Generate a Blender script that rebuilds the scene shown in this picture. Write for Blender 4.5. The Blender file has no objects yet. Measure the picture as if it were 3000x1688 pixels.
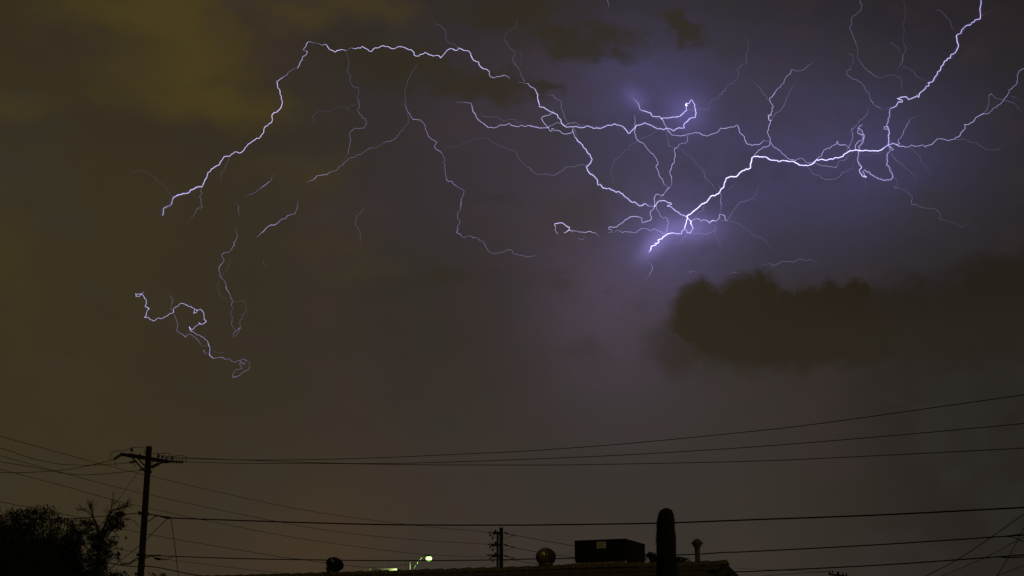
import bpy, math, random
from mathutils import Vector, Matrix
random.seed(7)
S = bpy.context.scene
COL = S.collection

# ---------------------------------------------------------------- camera
FPX, PITCH, ZC = 3960.0, math.radians(14.2), 2.9      # focal length in photo pixels, tilt, eye height
CAM = Vector((0, 0, ZC))
cam = bpy.data.cameras.new('camera')
cam.sensor_width = 36.0
cam.lens = 36.0 * FPX / 3000.0
cam.clip_start, cam.clip_end = 0.1, 30000
co = bpy.data.objects.new('camera', cam); COL.objects.link(co)
co.location = CAM
co.rotation_euler = (math.pi / 2 + PITCH, 0, 0)
S.camera = co
S.render.resolution_x, S.render.resolution_y = 1024, 576
S.render.engine = 'CYCLES'
S.cycles.use_denoising = False
S.cycles.max_bounces = 4
S.cycles.sample_clamp_indirect = 1.0
S.cycles.caustics_reflective = S.cycles.caustics_refractive = False
S.cycles.transparent_max_bounces = 12
S.view_settings.view_transform = 'Standard'
S.view_settings.look = 'None'
S.view_settings.gamma = 1.0
S.view_settings.exposure = 0.0
S.view_settings.use_curve_mapping = False

def ray(px, py):
    a, b = (px - 1500) / FPX, (844 - py) / FPX
    c, s = math.cos(PITCH), math.sin(PITCH)
    return Vector((a, c - b * s, s + b * c))
def at(px, py, Y):
    """the point that stands Y metres ahead in the direction of that photo pixel"""
    d = ray(px, py)
    return CAM + d * (Y / d.y)
def at_z(px, py, z):
    d = ray(px, py)
    return CAM + d * ((z - ZC) / d.z)
def proj(p):
    d = Vector(p) - CAM
    c, s = math.cos(PITCH), math.sin(PITCH)
    w = d.y * c + d.z * s
    return 1500 + FPX * d.x / w, 844 - FPX * (d.z * c - d.y * s) / w
def lin(r, g, b):
    f = lambda v: (v / 255 / 12.92) if v / 255 <= 0.04045 else ((v / 255 + 0.055) / 1.055) ** 2.4
    return (f(r), f(g), f(b))

# ---------------------------------------------------------------- world: a night sky with storm clouds
W = bpy.data.worlds.new('World'); S.world = W
W.use_nodes = True
WN, WL = W.node_tree.nodes, W.node_tree.links
WN.clear()
class N:                                              # tiny expression helper on shader sockets
    nodes, links = WN, WL
    def __init__(s, sock): s.k = sock
    @staticmethod
    def math(op, *a, clamp=False):
        n = N.nodes.new('ShaderNodeMath'); n.operation = op; n.use_clamp = clamp
        for i, v in enumerate(a):
            if isinstance(v, N): N.links.new(v.k, n.inputs[i])
            else: n.inputs[i].default_value = v
        return N(n.outputs[0])
    def __add__(s, o): return N.math('ADD', s, o)
    __radd__ = __add__
    def __sub__(s, o): return N.math('SUBTRACT', s, o)
    def __rsub__(s, o): return N.math('SUBTRACT', o, s)
    def __mul__(s, o): return N.math('MULTIPLY', s, o)
    __rmul__ = __mul__
def smooth(x, a, b):
    n = N.nodes.new('ShaderNodeMapRange'); n.interpolation_type = 'SMOOTHSTEP'
    N.links.new(x.k, n.inputs[0])
    n.inputs[1].default_value, n.inputs[2].default_value = a, b
    n.inputs[3].default_value, n.inputs[4].default_value = 0.0, 1.0
    return N(n.outputs[0])
def cmix(fac, a, b):
    n = N.nodes.new('ShaderNodeMix'); n.data_type = 'RGBA'
    ins = [i for i in n.inputs if i.enabled]
    f = n.inputs[0]; A, B = n.inputs[6], n.inputs[7]
    if isinstance(fac, N): N.links.new(fac.k, f)
    else: f.default_value = fac
    for sock, v in ((A, a), (B, b)):
        if isinstance(v, N): N.links.new(v.k, sock)
        else: sock.default_value = (*v, 1)
    return N(n.outputs[2])
tc = WN.new('ShaderNodeTexCoord')
sep = WN.new('ShaderNodeSeparateXYZ'); WL.new(tc.outputs['Generated'], sep.inputs[0])
dx, dy, dz = N(sep.outputs[0]), N(sep.outputs[1]), N(sep.outputs[2])
DEG = 180 / math.pi
AZ = N.math('ARCTAN2', dx, dy) * DEG
EL = N.math('ARCSINE', dz) * DEG
def wnoise(scale, detail=5, rough=0.55, off=0.0, stretch=1.0):
    mp = WN.new('ShaderNodeMapping'); WL.new(tc.outputs['Generated'], mp.inputs[0])
    mp.inputs['Location'].default_value = (off, off * 0.7, off * 1.3)
    mp.inputs['Scale'].default_value = (1, 1, stretch)
    n = WN.new('ShaderNodeTexNoise'); n.inputs['Scale'].default_value = scale
    n.inputs['Detail'].default_value = detail; n.inputs['Roughness'].default_value = rough
    WL.new(mp.outputs[0], n.inputs['Vector'])
    return N(n.outputs['Fac'])
nA = wnoise(9, 4, 0.5, 3.1, 1.6); nB = wnoise(9, 4, 0.5, 11.7, 1.6)      # slow swirl
nC = wnoise(30, 5, 0.6, 5.3, 1.3); nD = wnoise(30, 5, 0.6, 17.9, 1.3)    # billow edges
nE = wnoise(16, 5, 0.6, 29.0, 2.2)
WAZ = AZ + (nA - 0.5) * 5.0 + (nC - 0.5) * 1.6
WEL = EL + (nB - 0.5) * 4.0 + (nD - 0.5) * 1.6
BAZ = AZ + (nC - 0.5) * 2.2
BEL = EL + (nD - 0.5) * 2.0
PXD = math.degrees(1 / FPX)
def sky_dir(px, py):
    d = ray(px, py).normalized()
    return math.degrees(math.atan2(d.x, d.y)), math.degrees(math.asin(d.z))
def r2(px, py, rx, ry, az=None, el=None, rot=0.0):
    """squared elliptical distance from a sky direction"""
    a0, e0 = sky_dir(px, py)
    x = ((AZ if az is None else az) - a0) * math.cos(math.radians(e0))
    y = (EL if el is None else el) - e0
    if rot:
        c, s = math.cos(math.radians(rot)), math.sin(math.radians(rot))
        x, y = x * c + y * s, y * c - x * s
    x = x * (1 / (rx * PXD)); y = y * (1 / (ry * PXD))
    return x * x + y * y
def lobe(px, py, rx, ry, amp=1.0, **k):
    return N.math('EXPONENT', r2(px, py, rx, ry, **k) * -1.0) * amp
def blob(px, py, rx, ry, soft=0.35, **k):
    return smooth(r2(px, py, rx, ry, **k), 1 + soft, 1 - soft)
def umax(L):
    r = L[0]
    for q in L[1:]: r = N.math('MAXIMUM', r, q)
    return r
base = cmix(smooth(EL, -2, 40), lin(57, 50, 44), lin(42, 37, 37))
sky = cmix(smooth(N.math('ABSOLUTE', AZ), 40, 120), base, lin(32, 28, 25))       # away from the town and the storm
town = smooth(AZ, -2, -17) * (1 - smooth(AZ, -45, -110))
sky = cmix(town * 0.95, sky, cmix(smooth(EL, 14, 27), lin(58, 50, 31), lin(54, 46, 30)))
sky = cmix(smooth(AZ, 8, 20) * 0.9, sky, lin(37, 33, 29))
sky = cmix(smooth(AZ, 6, 17) * smooth(EL, 18, 25) * 0.6, sky, lin(34, 29, 32))
sky = cmix(lobe(1150, 1650, 900, 330, 0.55), sky, lin(61, 51, 43))
sky = cmix(lobe(960, 1640, 260, 260, 0.5), sky, lin(69, 55, 34))
sky = cmix(lobe(1900, 1200, 420, 420, 0.5), sky, lin(59, 55, 53))
# storm light inside the clouds
sky = cmix(lobe(2050, 440, 680, 360, 0.95), sky, lin(64, 59, 76))
sky = cmix(lobe(1620, 330, 330, 200, 0.5), sky, lin(64, 54, 60))
sky = cmix(lobe(2300, 490, 420, 210, 0.62), sky, lin(70, 66, 102))
sky = cmix(lobe(1800, 880, 230, 260, 0.9), sky, lin(77, 66, 80))
sky = cmix(lobe(1690, 640, 160, 110, 0.45), sky, lin(70, 57, 57))
sky = cmix(lobe(1880, 260, 190, 150, 0.5), sky, lin(80, 76, 120))
sky = cmix(lobe(1960, 690, 170, 140, 0.65), sky, lin(92, 85, 128))
sky = cmix(lobe(1922, 714, 55, 26, 0.5, rot=42), sky, lin(150, 137, 215))
sky = cmix(lobe(2010, 672, 85, 40, 0.45), sky, lin(145, 133, 210))
sky = cmix(lobe(2015, 330, 60, 55, 0.28), sky, lin(135, 126, 210))
sky = cmix(lobe(1862, 290, 44, 26, 0.2, rot=-50), sky, lin(140, 130, 215))
sky = cmix(lobe(2560, 450, 180, 120, 0.3), sky, lin(76, 73, 118))
# faint patchy tint of thicker and thinner cloud
nG = wnoise(11, 5, 0.55, 61.0, 1.5); nH = wnoise(19, 6, 0.6, 83.0, 1.6)
hiEL = smooth(EL, 4, 15) * 0.75 + 0.25
sky = cmix(smooth(nG, 0.5, 0.75) * hiEL * 0.35, sky, lin(66, 52, 52))
sky = cmix(smooth(nG, 0.5, 0.28) * 0.4, sky, lin(53, 51, 45))
sky = cmix(smooth(nH, 0.55, 0.75) * hiEL * 0.22, sky, lin(47, 41, 34))
# amber lit cloud, left
wz = dict(az=WAZ, el=WEL)
amb = umax([lobe(480, 90, 330, 170, 1.0, **wz), lobe(590, 290, 300, 110, 0.95, **wz), lobe(100, 290, 240, 60, 0.5, **wz),
            lobe(1030, 40, 330, 90, 0.6, **wz), lobe(880, 510, 220, 100, 0.5, **wz), lobe(1000, 740, 240, 90, 0.45, **wz), lobe(-60, 760, 260, 330, 0.4, **wz)])
sky = cmix(smooth(amb + (nE - 0.5) * 1.0, 0.15, 1.05), sky, lin(71, 60, 28))
drk = umax([lobe(280, 120, 170, 60, 0.8, **wz), lobe(560, 400, 500, 90, 0.55, **wz), lobe(700, 900, 300, 420, 0.5, **wz), lobe(1250, 900, 300, 250, 0.35, **wz)])
sky = cmix(drk * 0.9, sky, lin(50, 43, 34))
# scud in front of the flash
nF = wnoise(26, 7, 0.62, 41.0, 1.8)
nI = wnoise(60, 5, 0.6, 91.0, 1.2)
BAZ = BAZ + (nI - 0.5) * 1.1; BEL = BEL + (nI - 0.5) * 1.1
bz = dict(az=BAZ, el=BEL)
scud = umax([lobe(1190, 195, 260, 70, 1.0, rot=-8, **bz), lobe(1400, 262, 200, 45, 1.0, **bz), lobe(1585, 250, 60, 18, 0.9, **bz),
             lobe(1690, 120, 230, 55, 1.0, rot=-8, **bz), lobe(1510, 40, 220, 70, 0.85, **bz), lobe(1990, 90, 110, 36, 0.9, rot=-38, **bz),
             lobe(1490, 590, 170, 30, 0.42, rot=-10, **bz), lobe(1640, 640, 120, 60, 0.4, **bz), lobe(1650, 830, 170, 80, 0.5, **bz), lobe(1740, 1040, 150, 55, 0.45, **bz), lobe(1260, 820, 260, 50, 0.55, **bz), lobe(1700, 400, 120, 60, 0.35, **bz)])
sky = cmix(smooth(scud + (nF - 0.5) * 1.0, 0.18, 0.9) * 0.8, sky, lin(49, 43, 31))
# dark cloud bank low on the right
bank = umax([blob(2250, 965, 270, 120, 0.6, **bz), blob(2075, 925, 125, 95, 0.5, **bz), blob(2205, 840, 78, 46, 0.8, **bz), blob(2175, 890, 110, 60, 0.7, **bz), blob(2390, 880, 100, 55, 0.8, **bz), blob(2300, 900, 120, 70, 0.55, **bz), blob(2360, 985, 330, 95, 0.7, **bz),
             blob(2480, 885, 85, 60, 0.6, **bz), blob(2700, 935, 280, 110, 0.8, **bz) * 0.8, blob(2960, 885, 260, 120, 0.8, **bz) * 0.75, blob(3300, 860, 400, 160, 0.7, **bz) * 0.75, blob(1995, 1010, 100, 80, 0.9, **bz) * 0.6])
low = smooth(EL, sky_dir(2300, 1030)[1], sky_dir(2300, 1130)[1])
bankcol = cmix(smooth(AZ, 5, 19), lin(46, 39, 27), lin(35, 29, 20))
sky = cmix(bank * (0.96 - low * 0.45), sky, bankcol)
sky = cmix(lobe(2550, 1000, 520, 90, 0.55), sky, lin(46, 41, 34))
bg = WN.new('ShaderNodeBackground'); WL.new(sky.k, bg.inputs['Color']); bg.inputs['Strength'].default_value = 1.0
nish = WN.new('ShaderNodeTexSky'); nish.sky_type = 'NISHITA'; nish.sun_disc = False
nish.sun_elevation = math.radians(-4); nish.sun_rotation = math.radians(160)
bg2 = WN.new('ShaderNodeBackground'); WL.new(nish.outputs[0], bg2.inputs['Color']); bg2.inputs['Strength'].default_value = 0.002
ad = WN.new('ShaderNodeAddShader'); WL.new(bg.outputs[0], ad.inputs[0]); WL.new(bg2.outputs[0], ad.inputs[1])
wo = WN.new('ShaderNodeOutputWorld'); WL.new(ad.outputs[0], wo.inputs['Surface'])
W.cycles.sampling_method = 'MANUAL'; W.cycles.sample_map_resolution = 256

# weak warm directional light standing in for an unseen street lamp behind the camera
sl = bpy.data.lights.new('rear_lamp_standin', 'SUN'); sl.energy = 0.3; sl.angle = math.radians(6); sl.color = (1, 0.82, 0.36)
so = bpy.data.objects.new('rear_lamp_standin', sl); COL.objects.link(so)
so.rotation_euler = (math.radians(66), 0, math.radians(33))

# ---------------------------------------------------------------- materials
def mat(name, col, rough=0.8, metal=0.0, scale=6.0, var=0.25, bump=0.15, spec=0.3):
    m = bpy.data.materials.new(name); m.use_nodes = True
    nt = m.node_tree; b = nt.nodes['Principled BSDF']
    b.inputs['Roughness'].default_value = rough; b.inputs['Metallic'].default_value = metal
    b.inputs['Specular IOR Level'].default_value = spec
    t = nt.nodes.new('ShaderNodeTexCoord'); n = nt.nodes.new('ShaderNodeTexNoise')
    n.inputs['Scale'].default_value = scale; n.inputs['Detail'].default_value = 6
    nt.links.new(t.outputs['Object'], n.inputs['Vector'])
    r = nt.nodes.new('ShaderNodeValToRGB')
    r.color_ramp.elements[0].position, r.color_ramp.elements[1].position = 0.3, 0.7
    r.color_ramp.elements[0].color = (*[c * (1 - var) for c in col], 1)
    r.color_ramp.elements[1].color = (*[min(1, c * (1 + var)) for c in col], 1)
    nt.links.new(n.outputs['Fac'], r.inputs[0]); nt.links.new(r.outputs[0], b.inputs['Base Color'])
    if bump:
        bp = nt.nodes.new('ShaderNodeBump'); bp.inputs['Strength'].default_value = bump; bp.inputs['Distance'].default_value = 0.02
        nt.links.new(n.outputs['Fac'], bp.inputs['Height']); nt.links.new(bp.outputs[0], b.inputs['Normal'])
    return m
def emit(name, col, strength, sample=True):
    m = bpy.data.materials.new(name); m.use_nodes = True
    nt = m.node_tree; nt.nodes.clear()
    e = nt.nodes.new('ShaderNodeEmission'); o = nt.nodes.new('ShaderNodeOutputMaterial')
    e.inputs[0].default_value = (*col, 1); e.inputs[1].default_value = strength
    nt.links.new(e.outputs[0], o.inputs['Surface'])
    if not sample: m.cycles.emission_sampling = 'NONE'
    return m
M = dict(
    wood=mat('weathered_pole_wood', (0.008, 0.006, 0.004), 0.9, scale=9),
    cable=mat('cable_sheath', (0.012, 0.012, 0.012), 0.8, scale=20, bump=0, spec=0.02),
    wire=mat('conductor', (0.03, 0.026, 0.02), 0.8, scale=20, bump=0, spec=0.02),
    porcelain=mat('porcelain', (0.015, 0.011, 0.009), 0.35, scale=12, bump=0),
    iron=mat('galvanised_iron', (0.03, 0.03, 0.028), 0.6, 0.3, scale=14),
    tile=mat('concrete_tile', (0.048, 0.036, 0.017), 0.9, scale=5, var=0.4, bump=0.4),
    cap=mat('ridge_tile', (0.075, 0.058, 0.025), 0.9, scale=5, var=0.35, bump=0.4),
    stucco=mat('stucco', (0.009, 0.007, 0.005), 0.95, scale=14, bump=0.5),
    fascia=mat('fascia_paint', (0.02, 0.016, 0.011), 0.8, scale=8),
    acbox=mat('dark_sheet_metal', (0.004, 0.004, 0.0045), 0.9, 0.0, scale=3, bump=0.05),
    curb=mat('rusty_curb', (0.30, 0.25, 0.12), 0.8, scale=7, var=0.7),
    turbine=mat('turbine_aluminium', (0.13, 0.105, 0.045), 0.35, 0.4, scale=10, var=0.3, bump=0.05),
    turbdark=mat('turbine_dark', (0.012, 0.012, 0.016), 0.25, 0.2, scale=10, var=0.3, bump=0.05),
    flue=mat('flue_pipe', (0.055, 0.042, 0.016), 0.7, 0.1, scale=9, var=0.5),
    cactus=mat('cactus_skin', (0.0035, 0.0045, 0.003), 0.85, scale=10),
    spine=mat('cactus_spine', (0.015, 0.013, 0.009), 0.8, bump=0),
    bark=mat('bark', (0.012, 0.01, 0.007), 0.95, scale=12),
    leaf=mat('leaf', (0.04, 0.046, 0.016), 0.8, scale=2, var=0.4, bump=0),
    leafdark=mat('leaf_dark', (0.008, 0.010, 0.004), 0.85, scale=2, var=0.4, bump=0),
    ground=mat('dry_ground', (0.10, 0.075, 0.05), 0.95, scale=0.3, var=0.4, bump=0.3),
    lamppole=mat('lamp_pole_metal', (0.55, 0.55, 0.5), 0.55, 0.1, scale=8, bump=0.05),
    lamphead=mat('lamp_head', (0.06, 0.06, 0.06), 0.6, 0.2, scale=8, bump=0),
    lamparm=mat('lamp_arm_metal', (0.16, 0.16, 0.14), 0.6, 0.1, scale=8, bump=0),
    label=mat('label_paper', (0.6, 0.58, 0.4), 0.8, scale=6, var=0.1, bump=0),
    white=mat('white_paint', (0.7, 0.7, 0.66), 0.7, scale=3, var=0.12, bump=0.05),
)
M['lens'] = emit('lamp_lens', (0.5, 1.0, 0.2), 4.2)

# ---------------------------------------------------------------- mesh helpers
def tag(o, label=None, cat=None, group=None, kind=None):
    for k, v in (('label', label), ('category', cat), ('group', group), ('kind', kind)):
        if v: o[k] = v
    return o
def thing(name, loc, label, cat, group=None):
    o = bpy.data.objects.new(name, None); COL.objects.link(o); o.location = loc
    o.empty_display_size = 0.2
    return tag(o, label, cat, group)
def wloc(o):
    v = Vector((0, 0, 0))
    while o: v += o.location; o = o.parent
    return v
class MB:
    def __init__(s): s.v, s.f = [], []
    def quadstrip(s, rings, close=True, cap=True):
        n = len(rings[0]); b = len(s.v)
        for r in rings: s.v += [Vector(p) for p in r]
        for i in range(len(rings) - 1):
            for j in range(n if close else n - 1):
                a, c = b + i * n + j, b + i * n + (j + 1) % n
                s.f.append((a, c, c + n, a + n))
        if cap and close:
            s.f.append(tuple(b + j for j in reversed(range(n))))
            e = b + (len(rings) - 1) * n
            s.f.append(tuple(e + j for j in range(n)))
        return s
    def tube(s, pts, rad, n=8, cap=True):
        pts = [Vector(p) for p in pts]
        rr = rad if isinstance(rad, (list, tuple)) else [rad] * len(pts)
        rings = []; prev = None
        for i, p in enumerate(pts):
            t = (pts[min(i + 1, len(pts) - 1)] - pts[max(i - 1, 0)])
            t = t.normalized() if t.length > 1e-9 else Vector((0, 0, 1))
            if prev is None:
                prev = t.cross(Vector((0.3, 0.2, 1))); 
                if prev.length < 1e-4: prev = t.cross(Vector((1, 0, 0)))
            a = (prev - t * prev.dot(t))
            if a.length < 1e-6: a = t.cross(Vector((0.7, 0.1, 0.3)))
            a.normalize(); prev = a
            b = t.cross(a)
            rings.append([p + (a * math.cos(2 * math.pi * k / n) + b * math.sin(2 * math.pi * k / n)) * rr[i] for k in range(n)])
        return s.quadstrip(rings, True, cap)
    def box(s, c, u, v, w):
        """box with centre c and half axes u v w"""
        c, u, v, w = map(Vector, (c, u, v, w)); b = len(s.v)
        for i in (-1, 1):
            for j in (-1, 1):
                for k in (-1, 1): s.v.append(c + u * i + v * j + w * k)
        s.f += [tuple(b + q for q in f) for f in ((0, 1, 3, 2), (4, 6, 7, 5), (0, 4, 5, 1), (2, 3, 7, 6), (0, 2, 6, 4), (1, 5, 7, 3))]
        return s
    def lathe(s, base, axis, prof, n=16):
        """prof: list of (distance along the axis, radius)"""
        axis = Vector(axis).normalized(); base = Vector(base)
        a = axis.orthogonal().normalized(); b = axis.cross(a)
        return s.quadstrip([[base + axis * h + (a * math.cos(2 * math.pi * k / n) + b * math.sin(2 * math.pi * k / n)) * max(r, 1e-4) for k in range(n)] for h, r in prof])
    def prism(s, poly, off):
        off = Vector(off); poly = [Vector(p) for p in poly]; n = len(poly); b = len(s.v)
        s.v += poly + [p + off for p in poly]
        s.f.append(tuple(b + i for i in range(n))); s.f.append(tuple(b + n + i for i in reversed(range(n))))
        for i in range(n): s.f.append((b + i, b + (i + 1) % n, b + n + (i + 1) % n, b + n + i))
        return s
    def build(s, name, m, parent=None, origin=None, smooth=False):
        base = wloc(parent) if parent else (Vector(origin) if origin is not None else Vector((0, 0, 0)))
        me = bpy.data.meshes.new(name)
        me.from_pydata([tuple(p - base) for p in s.v], [], s.f); me.update()
        import bmesh
        bm = bmesh.new(); bm.from_mesh(me); bmesh.ops.recalc_face_normals(bm, faces=bm.faces); bm.to_mesh(me); bm.free()
        if smooth: me.shade_smooth()
        me.materials.append(M[m] if isinstance(m, str) else m)
        o = bpy.data.objects.new(name, me); COL.objects.link(o)
        if parent: o.parent = parent
        else: o.location = base
        return o
def spline(pts, n=8):
    """smooth curve through points (Catmull-Rom)"""
    P = [Vector(p) for p in pts]; out = []
    for i in range(len(P) - 1):
        p0, p1, p2, p3 = P[max(i - 1, 0)], P[i], P[i + 1], P[min(i + 2, len(P) - 1)]
        for k in range(n):
            t = k / n
            out.append(0.5 * ((2 * p1) + (p2 - p0) * t + (2 * p0 - 5 * p1 + 4 * p2 - p3) * t * t + (3 * p1 - p0 - 3 * p2 + p3) * t ** 3))
    out.append(P[-1]); return out

# ---------------------------------------------------------------- ground
g = MB(); R_ = 9000
g.v = [Vector((x, y, 0)) for x, y in ((-R_, -R_), (R_, -R_), (R_, R_), (-R_, R_))]; g.f = [(0, 1, 2, 3)]
tag(g.build('ground', 'ground'), kind='structure')
# ---------------------------------------------------------------- the house roof in front
ZR = ZC + 1.42                                         # ridge height
RL, RR = at_z(640, 1697, ZR), at_z(2127, 1656, ZR)
RU = (RR - RL).normalized()                            # along the ridge, left to right
RL = RR - RU * 21.0
RN = Vector((RU.y, -RU.x, 0)); 
if RN.y > 0: RN = -RN                                  # level, towards the viewer
TP = math.tan(math.radians(20.5))
HW, EAVE = 4.6, ZR - 4.6 * TP
house = thing('tile_roof_house', Vector((*( (RL + RR) / 2).xy, 0)), 'low house with brown tiled roof and stepped ridge along the bottom', 'house')
hb = house.location.copy()
def slope_pt(u, d, side=1, h=0.0):
    """u along the ridge from its right end, d down the slope (level), h above the roof plane"""
    n = RN * side
    m = (Vector((0, 0, 1)) + n * TP).normalized()
    return RR - RU * u + n * d + Vector((0, 0, -d * TP)) + m * h
# walls
L_, inset = 21.0, 0.55
wall = MB()
e0, e1 = inset, L_ - inset
ww = HW - 0.5
A = [RR - RU * e0 + RN * ww, RR - RU * e0 - RN * ww, RR - RU * e1 - RN * ww, RR - RU * e1 + RN * ww]
for i in range(4):
    p, q = A[i], A[(i + 1) % 4]
    cc = (p + q) / 2; cc.z = (ZR - ww * TP) / 2 - 0.06
    al = (q - p) / 2; nn = Vector((al.y, -al.x, 0)).normalized() * 0.1
    al = al + al.normalized() * (0.1 if i % 2 else -0.1)
    wall.box(cc, al, nn, (0, 0, cc.z))
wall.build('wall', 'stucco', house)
for s0 in (e0 - 0.1, e1 - 0.1):
    MB().prism([RR - RU * s0 + RN * ww + Vector((0, 0, -ww * TP - 0.12)), RR - RU * s0 - RN * ww + Vector((0, 0, -ww * TP - 0.12)), RR - RU * s0 + Vector((0, 0, -0.12))], -RU * 0.2).build('gable_wall', 'stucco', house)
gv = MB(); gc = RR - RU * (e0 - 0.12) + Vector((0, 0, -0.85))
gv.box(gc, RN * 0.22, RU * 0.02, (0, 0, 0.20))
gvo = gv.build('gable_vent', 'fascia', house)
for k in range(5):
    MB().box(gc + RU * 0.03 + Vector((0, 0, -0.15 + k * 0.075)), RN * 0.19, RU * 0.012, (0, 0, 0.02)).build('louvre_slat', 'curb', gvo)
# roof decks and rake boards
deck = MB()
for s in (1, -1):
    a, b, c, d = slope_pt(0.05, 0.0, s, -0.02), slope_pt(L_, 0.0, s, -0.02), slope_pt(L_, HW, s, -0.02), slope_pt(0.05, HW, s, -0.02)
    m = (Vector((0, 0, 1)) + RN * s * TP).normalized()
    deck.prism([a, b, c, d], m * -0.08)
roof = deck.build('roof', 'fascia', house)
for s in (1, -1):
    for u0 in (0.0, L_ + 0.02):
        p, q = slope_pt(u0, 0.03, s, -0.05), slope_pt(u0, HW, s, -0.05)
        m = (Vector((0, 0, 1)) + RN * s * TP).normalized()
        MB().box((p + q) / 2 + RU * 0.03 - m * 0.04, (q - p) / 2, RU * 0.022, m * 0.09).build('rake_board', 'fascia', roof)
# tiles: the top rows of the near slope one by one, the rest as one mass
TWD, TEX = 0.345, 0.34
tm = bpy.data.meshes.new('roof_tile')
_t = MB()
# local x across, y down slope, z up; thicker lower nose, shallow interlock rib on one side
for (x0, x1, zt) in ((-0.165, 0.125, 0.0), (0.125, 0.166, 0.012)):
    b = len(_t.v)
    for y, z0, z1 in ((-0.21, 0.0, 0.022), (0.19, 0.022, 0.052), (0.205, 0.024, 0.046)):
        for x, z in ((x0, z0), (x1, z0), (x1, z1 + zt), (x0, z1 + zt)): _t.v.append(Vector((x, y, z)))
    for r in range(2):
        o_ = b + r * 4
        for j in range(4): _t.f.append((o_ + j, o_ + (j + 1) % 4, o_ + 4 + (j + 1) % 4, o_ + 4 + j))
    _t.f += [(b + 3, b + 2, b + 1, b), (b + 8, b + 9, b + 10, b + 11)]
tm.from_pydata([tuple(v) for v in _t.v], [], _t.f); tm.update(); tm.materials.append(M['tile'])
trng = random.Random(5)
def tile_frame(u, d, side):
    n = RN * side; dn = (n - Vector((0, 0, TP))).normalized(); m = (Vector((0, 0, 1)) + n * TP).normalized()
    x = dn.cross(m).normalized()
    R = Matrix((x, dn, m)).transposed().to_4x4()
    j = Matrix.Rotation(trng.gauss(0, 0.012), 4, 'Z') @ Matrix.Rotation(trng.gauss(0, 0.01), 4, 'X')
    p = slope_pt(u, d, side, 0.004 + trng.uniform(0, 0.006))
    return Matrix.Translation(p) @ R @ j
rest = MB(); ncol = int((L_ - 0.2) / TWD); COSR = math.cos(math.atan(TP)); count = 0
cand = []
for side in (1, -1):
    for r in range(int(HW / (TEX * COSR))):
        for c in range(ncol):
            u = 0.22 + c * TWD + (TWD / 2 if r % 2 else 0)
            d = 0.22 + r * TEX * COSR
            x, y = proj(slope_pt(u, d, side))
            cand.append((side == 1 and y < 1700, -d, u, d, side))
cand.sort(key=lambda q: (not q[0], q[3] + q[2] * 0.05))
for q in cand:
    mtx = tile_frame(q[2], q[3], q[4])
    if q[0] and count < 300:
        o = bpy.data.objects.new('roof_tile', tm); COL.objects.link(o); o.parent = roof
        o.matrix_basis = Matrix.Translation(-hb) @ mtx; count += 1
    else:
        b = len(rest.v); rest.v += [mtx @ v for v in _t.v]; rest.f += [tuple(b + i for i in f) for f in _t.f]
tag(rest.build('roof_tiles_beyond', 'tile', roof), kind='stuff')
# ridge caps
cm = bpy.data.meshes.new('ridge_cap'); _c = MB()
for x, lift, hw in ((-0.24, 0.0, 0.13), (0.235, 0.032, 0.15), (0.25, 0.022, 0.146)):
    for y, z in ((-hw, -hw * TP - 0.012), (-hw * 0.42, -hw * 0.42 * TP + 0.03), (0, 0.036), (hw * 0.42, -hw * 0.42 * TP + 0.03), (hw, -hw * TP - 0.012), (hw * 0.9, -hw * TP - 0.03), (0, -0.02), (-hw * 0.9, -hw * TP - 0.03)):
        _c.v.append(Vector((x, y, z + lift + 0.05)))
for r in range(2):
    for j in range(8): _c.f.append((r * 8 + j, r * 8 + (j + 1) % 8, r * 8 + 8 + (j + 1) % 8, r * 8 + 8 + j))
_c.f += [tuple(range(7, -1, -1)), tuple(range(16, 24))]
cm.from_pydata([tuple(v) for v in _c.v], [], _c.f); cm.update(); cm.materials.append(M['cap'])
rot = Matrix((RU, Vector((0, 0, 1)).cross(RU), Vector((0, 0, 1)))).transposed().to_4x4()
u = 0.22
while u < L_ - 0.1:
    o = bpy.data.objects.new('ridge_cap', cm); COL.objects.link(o); o.parent = roof
    p = RR - RU * u + Vector((0, 0, trng.uniform(0, 0.008)))
    if 1645 < proj(p)[0] < 1850: p.z += 0.02                # the newer caps by the cooler sit higher
    o.matrix_basis = Matrix.Translation(p - hb) @ rot @ Matrix.Rotation(trng.gauss(0, 0.012), 4, 'Y') @ Matrix.Rotation(trng.gauss(0, 0.01), 4, 'Z')
    u += 0.44

def ridge_u(px):
    lo, hi = 0.0, L_
    for _ in range(50):
        mid = (lo + hi) / 2
        if proj(RR - RU * mid)[0] > px: lo = mid
        else: hi = mid
    return (lo + hi) / 2
UP = Vector((0, 0, 1))

# ---------------------------------------------------------------- rooftop cooler
BK = -RN
_u = ridge_u(1833)
for _ in range(6): _u += (proj(RR - RU * _u + BK * 0.42)[0] - 1833) / 115.0
acC = RR - RU * _u + BK * 0.42              # nearest lower corner, on the back of the ridge
def solve(fn, target, lo, hi):
    for _ in range(50):
        mid = (lo + hi) / 2
        if fn(mid) < target: lo = mid
        else: hi = mid
    return (lo + hi) / 2
wa = solve(lambda t: -proj(acC - RU * t)[0], -1685, 0.2, 3)
da = solve(lambda t: proj(acC + BK * t)[0], 1891, 0.1, 3)
z1 = solve(lambda z: -proj(Vector((acC.x, acC.y, z)))[1], -1578, ZR, ZR + 3)
z0 = solve(lambda z: -proj(Vector((acC.x, acC.y, z)))[1], -1641, ZR - 1, ZR + 3)
ac = thing('rooftop_cooler', Vector((acC.x, acC.y, ZR - 0.4)), 'dark boxy rooftop cooler with a pale label behind the ridge', 'cooler')
def acp(a, b, z): return Vector((*(acC - RU * a + BK * b).xy, z))
mid = acp(wa / 2, da / 2, (z0 + z1) / 2)
DROP = 0.085
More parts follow.
